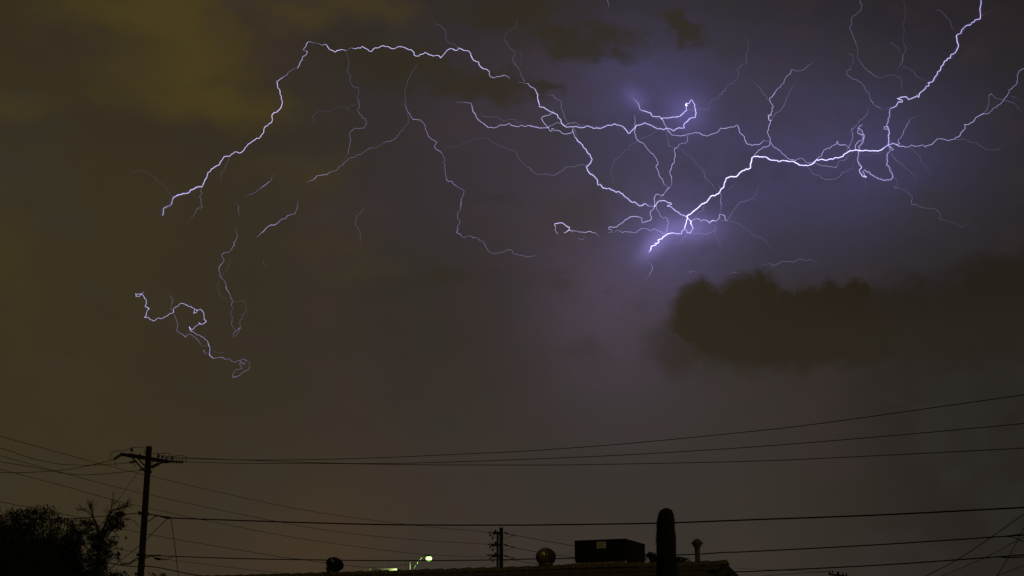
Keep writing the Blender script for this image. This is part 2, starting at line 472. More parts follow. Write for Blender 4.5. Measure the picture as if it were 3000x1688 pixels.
MB().prism([acp(0, 0, z0), acp(0, da, z0), acp(0, da, z1 - DROP - 0.026), acp(0, 0, z1 - 0.026)], -RU * wa).build('cabinet', 'acbox', ac)
MB().prism([acp(-0.012, -0.012, z1 - 0.024), acp(-0.012, da + 0.012, z1 - DROP - 0.024), acp(-0.012, da + 0.012, z1 - DROP), acp(-0.012, -0.012, z1)], -RU * (wa + 0.024)).build('lid', 'acbox', ac)
for a in (0.02, wa - 0.02):
    MB().box(acp(a, -0.006, (z0 + z1) / 2), RU * 0.02, BK * 0.006, UP * ((z1 - z0) / 2 - 0.03)).build('corner_trim', 'acbox', ac)
for k in range(3):
    MB().box(acp(-0.006, da * (0.2 + 0.3 * k), (z0 + z1) / 2), BK * 0.012, RU * 0.006, UP * ((z1 - z0) / 2 - 0.12)).build('panel_seam', 'acbox', ac)
zb = z0 - 0.2
cb = MB().box(acp(wa / 2 + 0.01, 0.06, (z0 + zb) / 2), RU * (wa / 2 - 0.01), BK * 0.03, UP * ((z0 - zb) / 2))
cb.box(acp(wa / 2 + 0.01, da - 0.06, (z0 + zb) / 2 - 0.1), RU * (wa / 2 - 0.01), BK * 0.03, UP * ((z0 - zb) / 2 + 0.1))
cb.build('curb', 'curb', ac)
MB().box(acp(0.04, da / 2, (z0 + zb) / 2 - 0.1), RU * 0.03, BK * (da / 2 - 0.1), UP * ((z0 - zb) / 2 + 0.1)).build('side_curb', 'acbox', ac)
def on_face(px, py):                                   # a point of the cooler's front face
    d = ray(px, py); t = (acC - CAM).dot(RN) / d.dot(RN)
    return CAM + d * t
la, lb = on_face(1749, 1588), on_face(1775, 1606)
lc = (la + lb) / 2
lw = abs((lb - la).dot(RU)) / 2; lh = abs(lb.z - la.z) / 2
lab = MB().box(lc + RN * 0.008, RU * lw, RN * 0.004, UP * lh).build('label_plate', 'label', ac)
for k in range(5):
    MB().box(lc + RN * 0.0135 + UP * (lh * (0.66 - k * 0.33)) - RU * (0.01 * (k % 2)), RU * lw * (0.85 - 0.08 * (k % 3)), RN * 0.0012, UP * lh * 0.055).build('print_line', 'acbox', lab)
pp = acp(-0.1, da * 0.98, ZR - 0.5)
MB().tube([at(1888, 1648, pp.y + 0.1), at(1888, 1632, pp.y + 0.1)], 0.028, 10).build('drain_pipe', 'curb', ac)

# ---------------------------------------------------------------- turbine ventilators
def turbine(px, pyc, rpx, squash, tilt, m, label, lean=0.0, nv=18, back=0.12):
    u = ridge_u(px); base = RR - RU * u + BK * back
    c = at(px, pyc, base.y); R = rpx * c.y / FPX
    t = thing('turbine_ventilator', Vector((c.x, c.y, ZR - 0.1)), label, 'roof vent', 'spinning roof vents on the ridge')
    ax = (UP + Vector((1, 0, 0)) * lean).normalized()
    X = Vector((1, 0, 0)); X = (X - ax * X.dot(ax)).normalized(); Y = ax.cross(X)
    neck = c - ax * (R * squash * 0.86) - X * (R * lean * 0.4)
    MB().lathe(Vector((neck.x, neck.y, ZR - 0.2)), UP, [(0, R * 0.52), (neck.z - ZR + 0.2 - 0.02, R * 0.52), (neck.z - ZR + 0.2, R * 0.6), (neck.z - ZR + 0.24, R * 0.6)], 20).build('neck', 'flue' if lean else m, t, smooth=False)
    MB().lathe(c - ax * R * squash * 0.93, ax, [(0, R * 0.5), (0.0, R * 0.66), (R * 0.12, R * 0.74), (R * 0.18, R * 0.7)], 28).build('bottom_ring', m, t, smooth=True)
    MB().lathe(c + ax * R * squash * 0.86, ax, [(0, R * 0.46), (R * 0.06, R * 0.42), (R * 0.16 * squash, R * 0.28), (R * 0.2 * squash, 0.01)], 28).build('top_cap', m, t, smooth=True)
    core = MB().lathe(c - ax * R * squash * 0.85, ax, [(0, R * 0.5), (R * squash * 0.5, R * 0.72), (R * squash * 0.85, R * 0.76), (R * squash * 1.2, R * 0.68), (R * squash * 1.68, R * 0.36)], 28)
    core.build('inner_drum', 'acbox', t, smooth=True)
    # one curved vane, shared by all
    vm = MB(); rows = 9; w0 = 2 * math.pi / nv
    ring = []
    for i in range(rows):
        th = -1.0 + 2.22 * i / (rows - 1)
        h = math.sin(th) * R * squash; r = math.cos(th) ** 0.95 * R
        line = []
        for q in range(4):
            a = (q / 3 - 0.5) * w0 * 0.8 + 0.25 * math.sin(th); rr = r * (1.0 - 0.16 * (q / 3) + 0.03 * math.sin(q / 3 * math.pi))
            line.append(X * (rr * math.cos(a)) + Y * (rr * math.sin(a)) + ax * h)
        ring.append(line)
    for line in ring: vm.v += line
    for i in range(rows - 1):
        for q in range(3): vm.f.append((i * 4 + q, i * 4 + q + 1, i * 4 + 5 + q, i * 4 + 4 + q))
    me = bpy.data.meshes.new('vane'); me.from_pydata([tuple(v) for v in vm.v], [], vm.f); me.update(); me.shade_smooth(); me.materials.append(M[m])
    for k in range(nv):
        o = bpy.data.objects.new('vane', me); COL.objects.link(o); o.parent = t
        o.matrix_basis = Matrix.Translation(c - t.location) @ Matrix.Rotation(2 * math.pi * k / nv, 4, ax)
    return t
turbine(1599, 1632, 29.5, 0.86, 0, 'turbine', 'round ribbed metal turbine vent left of the cooler')
turbine(981, 1653, 26.5, 0.70, 0, 'turbdark', 'dark tilted turbine vent near the low end of the ridge', lean=0.38, nv=22, back=0.1)

# ---------------------------------------------------------------- flue pipe
fb = RR - RU * ridge_u(2041) + BK * 0.2
fl = thing('flue_pipe', Vector((fb.x, fb.y, ZR - 0.2)), 'rusty flue pipe with a capped top near the gable end', 'flue pipe')
ft, fm = at(2042, 1581, fb.y), at(2042, 1600, fb.y)
fr = 7.6 * fb.y / FPX
MB().lathe(Vector((ft.x, fb.y, ZR - 0.2)), UP, [(0, fr), (fm.z - ZR + 0.24, fr)], 18).build('pipe', 'flue', fl, smooth=False)
px_ = fb.y / FPX
MB().lathe(Vector((ft.x, fb.y, fm.z - 2 * px_)), UP, [(0, 12.2 * px_), (7 * px_, 12.6 * px_), (7.5 * px_, 16.5 * px_), (10.5 * px_, 17 * px_), (21 * px_, 6.5 * px_), (22 * px_, 5.5 * px_)], 20).build('rain_cap', 'flue', fl)
MB().lathe(Vector((ft.x, fb.y, fm.z - 6 * px_)), UP, [(0, fr * 1.12), (3 * px_, fr * 1.12)], 18).build('collar', 'flue', fl)

# ---------------------------------------------------------------- saguaro in front of the roof
YS = 22.5
prof = [(1488, 1, 1952), (1490, 8, 1952), (1494, 13.5, 1951.5), (1500, 17.5, 1951), (1508, 20.5, 1951), (1518, 23, 1950.5), (1530, 24.8, 1950.5), (1542, 25, 1950), (1556, 25, 1950.5), (1566, 26.5, 1951), (1578, 28, 1951), (1592, 27.5, 1951.5), (1606, 27, 1952), (1622, 27.5, 1952), (1645, 28, 1953), (1670, 29.5, 1954), (1695, 30, 1954), (1760, 29, 1955), (1900, 27, 1956), (2150, 24, 1957), (2342, 24, 1957)]
sb = at(1957, 2342, YS)
sg = thing('saguaro_cactus', Vector((sb.x, YS, 0)), 'tall dark columnar cactus in front of the roof', 'cactus')
NR = 19; rings = []
for (py, r, cx) in reversed(prof):
    c = at(cx, py, YS); rr = r * YS / FPX
    ring = []
    for k in range(NR * 4):
        a = 2 * math.pi * k / (NR * 4)
        q = rr * (0.93 + 0.07 * math.cos(NR * a))
        ring.append(Vector((c.x + q * math.cos(a), YS + q * math.sin(a), max(0, c.z) if py > 2300 else c.z)))
    rings.append(ring)
MB().quadstrip(rings).build('stem', 'cactus', sg, smooth=True)
sp = MB(); sr = random.Random(3)
dense = spline([Vector((cx, py, r)) for py, r, cx in prof[2:18]], 10)
for q in dense:
    for k in range(NR):
        a = 2 * math.pi * k / NR
        c = at(q.x, q.y, YS); rr = q.z * YS / FPX
        for _ in range(5):
            p = Vector((c.x + rr * math.cos(a), YS + rr * math.sin(a), c.z))
            d = Vector((math.cos(a) + sr.gauss(0, 0.5), math.sin(a) + sr.gauss(0, 0.5), sr.gauss(0, 0.5))).normalized() * sr.uniform(0.012, 0.03)
            s = d.orthogonal().normalized() * 0.0012
            b = len(sp.v); sp.v += [p - s, p + s, p + d]; sp.f.append((b, b + 1, b + 2))
tag(sp.build('spines', 'spine', sg), kind='stuff')

# ---------------------------------------------------------------- utility poles
def insul(parent, a, b, discs, r, name='insulator'):
    """string of bells from a to b"""
    a, b = Vector(a), Vector(b); L = (b - a).length; prof = [(0, r * 0.25)]
    for k in range(discs):
        h = L * (0.08 + 0.84 * (k + 0.5) / discs); w = L * 0.84 / discs
        prof += [(h - w * 0.45, r * 0.32), (h - w * 0.3, r * 0.7), (h, r), (h + w * 0.3, r * 0.75), (h + w * 0.42, r * 0.32)]
    prof.append((L, r * 0.25))
    return MB().lathe(a, b - a, prof, 12).build(name, 'porcelain', parent, smooth=True)
YP = 60.0
K = YP / FPX
pt, pb = at(437, 1308, YP), at(411.5, 1688, YP)
pole = thing('utility_pole', Vector((pt.x, YP, 0)), 'tall wooden utility pole with a slanting crossarm at lower left', 'utility pole', 'utility poles')
MB().tube([Vector((pt.x, YP, 0)), Vector((pt.x, YP, 4)), Vector((pt.x, YP, pt.z - 0.02)), Vector((pt.x, YP, pt.z))], [0.165, 0.150, 0.129, 0.122], 18).build('shaft', 'wood', pole)
PX = pt.x
off_y = Vector((0, 0.24, 0))
aL, aR = at(361, 1331, 59.1), at(496, 1354, 60.9)
for s in (-1, 1):
    ax = (aR - aL); n = Vector((ax.y, -ax.x, 0)).normalized() * s * 0.2
    dwn = ax.cross(n).normalized() * 0.065
    lo = 0.0 if s < 0 else 0.12
    MB().box((aL + aR) / 2 + n + UP * (-0.02 if s > 0 else 0.02), ax / 2 * (1 - lo), n.normalized() * 0.055, dwn).build('crossarm', 'wood', pole)
for (a, b) in (((386, 1340), (428, 1386)), ((406, 1345), (426, 1367)), ((482, 1352), (444, 1372))):
    A_, B_ = at(*a, 59.6), at(*b, 59.75)
    MB().tube([A_, B_], 0.03, 6).build('brace', 'wood', pole)
def knob(px, py, r, Y=59.6, stem=(0, 10)):
    c = at(px, py, Y); k = Y / FPX
    s = at(px + stem[0], py + stem[1], Y)
    return MB().lathe(s, c - s, [(0, 0.018), ((c - s).length * 0.55, 0.02), ((c - s).length * 0.62, r * k), ((c - s).length * 0.9, r * k * 0.9), ((c - s).length * 1.0, r * k * 0.55), ((c - s).length * 1.12, r * k * 0.7), ((c - s).length * 1.35, r * k * 0.5)], 12).build('pin_insulator', 'porcelain', pole, smooth=True)
knob(386, 1317, 5.2, 59.4, (0, 10)); knob(464, 1334, 4.5, 60.1, (0, 12)); knob(504, 1342, 5.2, 60.7, (0, 9)); knob(476, 1338, 3.6, 60.1, (0, 10)); knob(410, 1332, 3.4, 59.6, (0, 8)); knob(487, 1342, 3.4, 60.4, (0, 8))
insul(pole, at(358, 1331, 59.1), at(331, 1347, 59.0), 4, 0.085)
insul(pole, at(494, 1352, 60.8), at(541, 1354, 61.0), 5, 0.08)
insul(pole, at(468, 1357, 60.0), at(441, 1369, 59.7), 3, 0.08)
insul(pole, at(402, 1351, 59.6), at(378, 1356, 59.5), 3, 0.075)
insul(pole, at(425, 1372, 59.8), at(409, 1378, 59.6), 2, 0.06)
def jumper(pts, Y=59.6, r=0.013, parent=None, name='jumper_wire'):
    return MB().tube(spline([at(x, y, Y) for x, y in pts], 6), r, 5).build(name, 'wire', parent or pole)
jumper([(323, 1348), (323.5, 1334), (331, 1324), (350, 1320), (368, 1319.5), (382, 1313), (397, 1310.5), (415, 1311), (430, 1315)], 59.3)
jumper([(446, 1329.5), (470, 1329), (490, 1328), (499.5, 1329.5), (495, 1337), (484, 1342)], 60.2)
jumper([(504, 1337.5), (530, 1334), (541, 1336), (545.5, 1342), (545, 1353)], 60.9)
jumper([(532, 1339), (533, 1346), (535, 1353)], 60.9, 0.010)
jumper([(480, 1329), (480.5, 1338)], 60.2, 0.012)
jumper([(424, 1331), (425.5, 1320)], 59.7, 0.018)
jumper([(336, 1352), (338, 1361), (340, 1367)], 59.1, 0.012); jumper([(389, 1356), (394, 1362), (399, 1368)], 59.4, 0.012)
jumper([(446, 1368), (447, 1371), (445, 1375)], 59.7, 0.014)
jumper([(439, 1362), (447, 1354), (455, 1351)], 59.7, 0.014)
for (x, y) in ((441, 1383), (430, 1374), (408, 1502), (411, 1505), (433, 1506), (404, 1626), (424, 1627), (421, 1658), (399, 1682)):
    c = at(x, y, 59.85); MB().box(c, (0.05, 0, 0), (0, 0.05, 0), (0, 0, 0.06)).build('bracket', 'iron', pole)
jumper([(432, 1529), (444, 1522), (450, 1516), (462, 1512), (490, 1517)], 59.8, 0.022, name='tail_cable')
jumper([(424, 1634), (440, 1630), (452, 1627), (470, 1627)], 59.8, 0.022, name='tail_cable')
jumper([(427, 1636), (443, 1630), (456, 1633), (478, 1640), (492, 1638), (504, 1631)], 59.8, 0.016, name='tail_cable')
jumper([(408, 1634), (396, 1638), (380, 1649), (368, 1650), (352, 1649)], 59.8, 0.024, name='tail_cable')
jumper([(409, 1638), (394, 1644), (382, 1652), (370, 1654), (352, 1653)], 59.8, 0.02, name='tail_cable')
jumper([(366, 1521), (380, 1522), (394, 1527), (404, 1540), (408, 1544)], 59.8, 0.014, name='tail_cable')
MB().lathe(at(452, 1635, 59.8), at(472, 1640, 59.8) - at(452, 1635, 59.8), [(0, 0.02), (0.04, 0.05), (0.24, 0.055), (0.3, 0.02)], 10).build('splice_case', 'cable', pole)
MB().lathe(at(470, 1513.5, 59.8), at(500, 1518, 59.8) - at(470, 1513.5, 59.8), [(0, 0.015), (0.08, 0.04), (0.36, 0.06), (0.46, 0.03)], 10).build('splice_case', 'cable', pole)

# far pole behind the house
YF = 110.0; k2 = YF / FPX
ft_ = at(1468.5, 1546, YF)
fp = thing('utility_pole', Vector((ft_.x, YF, 0)), 'distant utility pole with three stacked arms above the ridge', 'utility pole', 'utility poles')
MB().tube([Vector((ft_.x, YF, 0)), ft_], [0.19, 5.5 * k2], 14).build('shaft', 'wood', fp)
fx = at(1458, 1560, YF).x
MB().tube([Vector((fx, YF - 0.1, 0)), Vector((fx, YF - 0.1, at(1458, 1558, YF).z))], 3.1 * k2, 10).build('riser_pipe', 'wood', fp)
for (ya, xa) in ((1562, 1443), (1597, 1439), (1629, 1440)):
    A_, B_ = at(xa, ya, YF - 0.9), at(1472, ya + 0.5, YF + 0.2)
    for s in (-1, 1):
        MB().box((A_ + B_) / 2 + UP * 0.0 + Vector((0, s * 0.17, s * 0.03)), (B_ - A_) / 2, (0, 0.05, 0), (0, 0, 0.085)).build('crossarm', 'wood', fp)
    for (ix, iy, il) in ((1436.5, ya - 2, 8), (1444, ya + 3, 11)):
        a_ = at(ix, iy, YF - 0.7); b_ = at(ix - 0.5, iy + il, YF - 0.7)
        MB().tube([at(ix + 4, iy - 1, YF - 0.7), a_, b_], 0.022, 5).build('hanger_rod', 'iron', fp)
        MB().lathe(b_, UP, [(-0.1, 0.05), (0.02, 0.075), (0.12, 0.03)], 8).build('bell', 'porcelain', fp)
    insul(fp, at(1475, ya - 2, YF), at(1491, ya + 3, YF), 3, 0.085)
    MB().tube([at(1491, ya + 3, YF), at(1504, ya + 6, YF)], 0.022, 5).build('clamp', 'iron', fp)
    MB().box(at(1504.5, ya + 7, YF), (0.045, 0, 0), (0, 0.04, 0), (0, 0, 0.09)).build('clamp', 'iron', fp)
    jumper([(1474, ya + 16), (1484, ya + 14.5), (1494, ya + 10.5), (1503, ya + 5)], YF, 0.017, fp)
    jumper([(1447, ya + 6), (1451, ya + 11), (1456, ya + 14)], YF - 0.3, 0.017, fp)
    insul(fp, at(1443, ya - 4, YF - 0.8), at(1426, ya - 1, YF - 0.8), 2, 0.06)
    for ix in (1450, 1453):
        a_ = at(ix, ya - 2.5, YF - 0.5)
        MB().lathe(a_, UP, [(0, 0.02), (0.08, 0.06), (0.16, 0.05), (0.2, 0.03)], 8).build('pin_insulator', 'porcelain', fp)
jumper([(1426, 1632), (1423, 1628), (1426, 1625), (1436, 1624)], YF - 0.6, 0.014, fp)
# crossarm of a third pole, just peeping over the bottom edge at right
YT = 120.0
tp = at(2455, 1675, YT)
th = thing('utility_pole', Vector((tp.x, YT, 0)), 'top of a far pole peeping over the bottom edge at right', 'utility pole', 'utility poles')
MB().tube([Vector((tp.x, YT, 0)), tp], [0.17, 0.1], 12).build('shaft', 'wood', th)
A_, B_ = at(2427, 1682.5, YT - 0.5), at(2487, 1690, YT + 0.5)
MB().box((A_ + B_) / 2 - Vector((0, 0.16, 0)), (B_ - A_) / 2, (0, 0.055, 0), (0, 0, 0.08)).build('crossarm', 'wood', th)
for x, y in ((2430, 1680), (2439, 1679), (2470, 1685), (2480, 1686)):
    MB().lathe(at(x, y, YT - 0.3), UP, [(0, 0.02), (0.06, 0.07), (0.15, 0.08), (0.2, 0.04)], 10).build('pin_insulator', 'porcelain', th)

# ---------------------------------------------------------------- overhead lines
def line(pts, r_px, label, m='wire', name='overhead_wire', group='overhead lines', n=10):
    """pts: (px, py, metres ahead); the lines sag between the poles"""
    P = spline([at(x, y, Y) for x, y, Y in pts], n)
    rad = [r_px * p.y / FPX for p in P]
    mid_r = sum(rad) / len(rad)
    o = MB().tube(P, mid_r, 6).build(name, m, None, origin=P[0])
    return tag(o, label, 'cable' if m == 'cable' else 'wire', group)
def fade(xs, y0, y1):
    x0, x1 = xs[0][0], xs[-1][0]
    return [(x, y, y0 + (y1 - y0) * (x - x0) / (x1 - x0)) for x, y in xs]
line(fade([(462, 1336), (547, 1340.5), (700, 1347.4), (917, 1346.5), (1135, 1340.5), (1321, 1332), (1500, 1324), (1617, 1316.6), (1835, 1300), (2200, 1264.4), (2424, 1238), (3000, 1157), (3200, 1128)], 60, 40), 0.95, 'upper of three power wires running right from the near pole')
line(fade([(490, 1343), (547, 1344.5), (700, 1347.5), (855, 1353.3), (1026, 1358), (1200, 1357), (1500, 1347.5), (1835, 1332.7), (2200, 1310), (2573, 1280), (3000, 1241), (3200, 1221)], 60.5, 41), 0.95, 'middle of three power wires running right from the near pole')
line(fade([(541, 1353.5), (700, 1357.5), (870, 1358), (1026, 1358.8), (1200, 1361.6), (1500, 1362.8), (1711, 1361.6), (2200, 1351.5), (2573, 1335), (3000, 1313), (3200, 1302)], 61, 42), 0.95, 'lowest of three power wires running right from the near pole')
line(fade([(432, 1506.5), (470, 1512), (503, 1517.5), (700, 1525), (917, 1532), (1166, 1537.7), (1500, 1538.6), (1617, 1537.7), (1925, 1533), (2200, 1523), (2573, 1509), (3000, 1487), (3200, 1477)], 59.9, 44), 1.95, 'thick black cable crossing the whole frame above the cooler', 'cable', 'communication_cable')
line(fade([(424, 1626), (503, 1630), (700, 1636.5), (955, 1641), (1166, 1642.7), (1427, 1641), (1571, 1637.7), (1684, 1635.5), (1981, 1626), (2049, 1623.7), (2127, 1618.5), (2200, 1616), (2573, 1596), (2951, 1571), (3000, 1568), (3200, 1557)], 59.9, 44), 1.55, 'black cable passing behind the vents and the cooler', 'cable', 'communication_cable')
line(fade([(422, 1658), (470, 1664), (590, 1687), (800, 1705), (1500, 1712), (1900, 1692), (2151, 1676), (2200, 1674.5), (2573, 1656), (2933, 1631), (3000, 1626), (3200, 1614)], 59.9, 44), 1.6, 'lowest black cable, rising to the right from behind the gable', 'cable', 'communication_cable')
line(fade([(2925, 1631.6), (2945, 1633.5), (2960, 1634), (3000, 1632), (3150, 1626)], 46.3, 44.4), 1.6, 'short second strand sagging under the lowest cable at right edge', 'cable', 'communication_cable')
line(fade([(2940, 1572), (2965, 1573.5), (2985, 1581), (3000, 1586), (3100, 1600)], 46.2, 45), 1.2, 'cable tail drooping from the middle cable at right edge', 'cable', 'communication_cable')
line(fade([(2945, 1571), (2975, 1567), (3000, 1564), (3150, 1552)], 46.2, 44.6), 1.0, 'thin strand lifting from the middle cable at right edge', 'cable', 'communication_cable')
line(fade([(-150, 1236), (0, 1277.7), (186, 1329.6), (419, 1390), (800, 1477), (1010, 1513), (1228, 1541), (1427, 1558.5)], 66, 109.3), 0.68, 'topmost faint wire sloping from left edge to the distant pole')
line(fade([(-150, 1295), (0, 1335), (186, 1386), (416, 1445), (800, 1526), (1010, 1561), (1228, 1582.7), (1424, 1594.5)], 66, 109.3), 0.68, 'second faint wire sloping from left edge to the distant pole')
line(fade([(-150, 1335), (0, 1374.6), (186, 1424), (416, 1485), (800, 1564), (1010, 1596.7), (1228, 1623), (1424, 1632.5)], 66, 109.3), 0.68, 'third faint wire sloping from left edge to the distant pole')
line(fade([(-150, 1440), (0, 1470), (270, 1524), (410, 1561), (800, 1628), (886, 1640), (1010, 1656), (1104, 1666), (1300, 1682), (1462, 1692)], 66, 109.5), 0.68, 'fourth faint wire, vanishing behind the dark turbine vent')
line(fade([(-100, 1530), (150, 1573), (366, 1612), (497, 1640), (800, 1676.5), (1000, 1692), (1462, 1715)], 66, 109.5), 0.6, 'lowest faint wire sinking behind the left end of the roof')
line(fade([(331, 1347.5), (310, 1353), (258, 1365), (200, 1375), (142, 1381), (60, 1385), (0, 1384), (-150, 1378)], 59, 52), 0.95, 'wire sagging left from the tip of the near crossarm')
line(fade([(378, 1356), (330, 1360), (270, 1363), (220, 1362.5), (170, 1359), (100, 1345), (40, 1325), (0, 1312), (-150, 1258)], 59.5, 50), 0.9, 'wire leaving left beneath the near crossarm and rising')
line(fade([(409, 1378), (373, 1382), (311, 1388), (248, 1391), (186, 1387), (93, 1368), (0, 1353), (-150, 1325)], 59.6, 50), 0.85, 'lowest wire sagging left from the near pole top')
line([(409, 1376, 59.6), (348, 1463, 58.6), (295, 1540, 57.7), (190, 1693, 56), (110, 1815, 54.5)], 0.7, 'thin guy wire slanting from the near pole top into the trees', name='guy_wire')
line([(492, 1518, 60.4), (460, 1549, 60.3), (429, 1581, 60.25), (407, 1600.5, 60.2), (350, 1645, 60), (298, 1685, 59.8), (230, 1735, 59.5)], 1.0, 'drop line slanting down left behind the near pole', 'cable', 'communication_cable')
line([(501, 1518.5, 60.0), (505, 1550, 60), (511, 1592, 60), (517, 1640, 60), (523, 1690, 60), (527, 1740, 60)], 1.0, 'loose line hanging down just right of the near pole', 'cable', 'communication_cable')
line([(410, 1503.5, 59.8), (385, 1505.5, 59.4), (360, 1507.5, 59), (300, 1513, 58), (200, 1520, 57), (60, 1522, 55), (-100, 1515, 53)], 1.2, 'cable running left from mid pole into the wispy tree', 'cable', 'communication_cable')
line([(404, 1661, 59.9), (354, 1656, 59.4), (298, 1645, 58.8), (215, 1631, 58), (100, 1615, 57), (-100, 1590, 55)], 1.5, 'cable crossing the tree trunks left of the pole base', 'cable', 'communication_cable')
line(fade([(1504, 1567.5), (1560, 1578), (1620, 1589), (1684, 1599.5), (1760, 1611)], 110, 105), 0.75, 'highest thin wire from the distant pole to behind the cooler')
line(fade([(1504, 1604), (1572, 1617), (1630, 1626), (1684, 1634), (1760, 1644)], 110, 105), 0.75, 'middle thin wire from the distant pole behind the ribbed vent')
line(fade([(1504, 1641.5), (1540, 1647), (1575, 1653.5), (1660, 1666)], 110, 106), 0.75, 'lowest thin wire from the distant pole sinking at the ridge')
line(fade([(3200, 1376), (3000, 1506.6), (2914, 1567), (2809, 1637), (2712, 1688), (2600, 1742)], 30, 38), 1.1, 'first of the lines crossing slantwise in the lower right corner')
line(fade([(3150, 1505), (2976, 1586), (2892.5, 1631), (2759, 1688), (2600, 1750)], 30, 38), 0.75, 'fainter slanting line in the lower right corner')
line(fade([(3080, 1375), (3000, 1545.5), (2958, 1626), (2920, 1688), (2880, 1745)], 30, 33), 1.0, 'steepest line crossing the lower right corner')
line(fade([(3120, 1610), (3000, 1657), (2924, 1686), (2800, 1732)], 30, 34), 0.75, 'lowest slanting line at the very bottom right corner')
line(fade([(2428, 1675.5), (2340, 1680), (2200, 1690), (2050, 1702)], 120, 118), 0.6, 'thin wire leaving the far peeping pole, the lower one')
line(fade([(2428, 1675), (2320, 1672), (2200, 1667), (2150, 1664.5)], 120, 117), 0.5, 'thin wire leaving the far peeping pole, the upper one')

# ---------------------------------------------------------------- street lamp beyond the ridge
YL = 82.0; kl = YL / FPX
lb_ = at(1200.5, 1648, YL)
sl_ = thing('street_lamp', Vector((lb_.x, YL, 0)), 'street lamp glowing green on a curved arm beyond the ridge', 'street lamp')
MB().tube([Vector((lb_.x, YL, 0)), lb_], [0.085, 2.6 * kl], 12).build('post', 'lamppole', sl_)
MB().tube(spline([at(x, y, YL) for x, y in ((1201, 1659), (1208, 1659.5), (1214, 1657), (1220, 1650.5), (1228, 1641.5), (1236, 1633), (1242, 1629.5), (1247, 1629))], 6), 1.25 * kl, 8).build('arm', 'lamparm', sl_)
MB().tube([at(1211.5, 1670, YL), at(1215, 1660, YL), at(1219, 1650, YL)], 0.7 * kl, 6).build('strut', 'lamppole', sl_)
MB().lathe(at(1222, 1650, YL), UP, [(-2.5 * kl, 1.0 * kl), (0, 2.0 * kl), (1.5 * kl, 1.2 * kl)], 10).build('arm_clamp', 'lamppole', sl_)
hd = at(1255, 1630, YL)
MB().lathe(hd, UP, [(-2.2 * kl, 5.8 * kl), (-0.5 * kl, 6.4 * kl), (1.2 * kl, 4.5 * kl), (2.6 * kl, 2.2 * kl), (3.2 * kl, 0.6 * kl)], 18).build('hood', 'lamphead', sl_, smooth=True)
MB().tube([at(1246, 1629, YL), at(1252, 1628.5, YL)], 1.8 * kl, 8).build('socket', 'lamphead', sl_)
lz = at(1256.5, 1637, YL)
MB().lathe(lz, UP, [(-7.2 * kl, 0.8 * kl), (-5.8 * kl, 4.6 * kl), (-2 * kl, 8.0 * kl), (1.4 * kl, 8.8 * kl), (4.2 * kl, 7.4 * kl), (5.0 * kl, 6.4 * kl)], 20).build('lens', 'lens', sl_, smooth=True)
pl = bpy.data.lights.new('street_lamp_light', 'POINT'); pl.energy = 130; pl.color = (0.62, 1.0, 0.32); pl.shadow_soft_size = 0.05
plo = bpy.data.objects.new('street_lamp_light', pl); COL.objects.link(plo); plo.location = (lz.x, lz.y, lz.z - 8.2 * kl)
line([(1198, 1653.5, 82), (1180, 1655, 82), (1135, 1663, 80), (1090, 1674, 78)], 0.6, 'thin wire leaving the street lamp post to the left')
line([(1186, 1655, 82), (1189, 1662, 82), (1190.5, 1670, 82), (1191, 1690, 82)], 0.6, 'short drop wire beside the street lamp post')

# ---------------------------------------------------------------- lit carport whose pale edge shows over the ridge
Yc = 75.0
cq = [at(1078, 1662.4, Yc + 2.5), at(1160, 1666.2, Yc), at(1160, 1677, Yc), at(1078, 1663.8, Yc + 2.5)]
cp = thing('carport', Vector((cq[1].x, Yc, 0)), 'pale lit carport edge, a bright sliver just over the ridge', 'carport')
MB().prism(cq, Vector((0.05, 0.06, 0))).build('fascia', 'white', cp)
d_ = Vector((1.2, 4.0, -0.3))
MB().prism([cq[0] + UP * 0.004, cq[1] + UP * 0.004, cq[1] + d_, cq[0] + d_], UP * 0.012).build('roof_sheet', 'iron', cp)
for f in (0.05, 0.5, 0.95):
    p = cq[2].lerp(cq[3], f)
    MB().tube([Vector((p.x + 0.03, p.y + 0.15, 0)), Vector((p.x + 0.03, p.y + 0.15, p.z))], 0.05, 8).build('post', 'lamppole', cp)
fl_p = at(1150, 1692, Yc - 0.75)
fo = thing('flood_lamp', Vector((fl_p.x, fl_p.y, 0)), 'flood lamp on a short post lighting the carport, behind the roof', 'lamp')
MB().tube([Vector((fl_p.x, fl_p.y, 0)), fl_p], 0.04, 8).build('post', 'lamppole', fo)
MB().box(fl_p + UP * 0.06, (0.12, 0, 0), (0, 0.05, 0), (0, 0, 0.07)).build('lamp_housing', 'lamphead', fo)
fl2 = bpy.data.lights.new('flood_light', 'POINT'); fl2.energy = 110; fl2.color = (0.80, 1.0, 0.36); fl2.shadow_soft_size = 0.08
flo = bpy.data.objects.new('flood_light', fl2); COL.objects.link(flo); flo.location = fl_p + Vector((0.1, 0.2, 0.08))

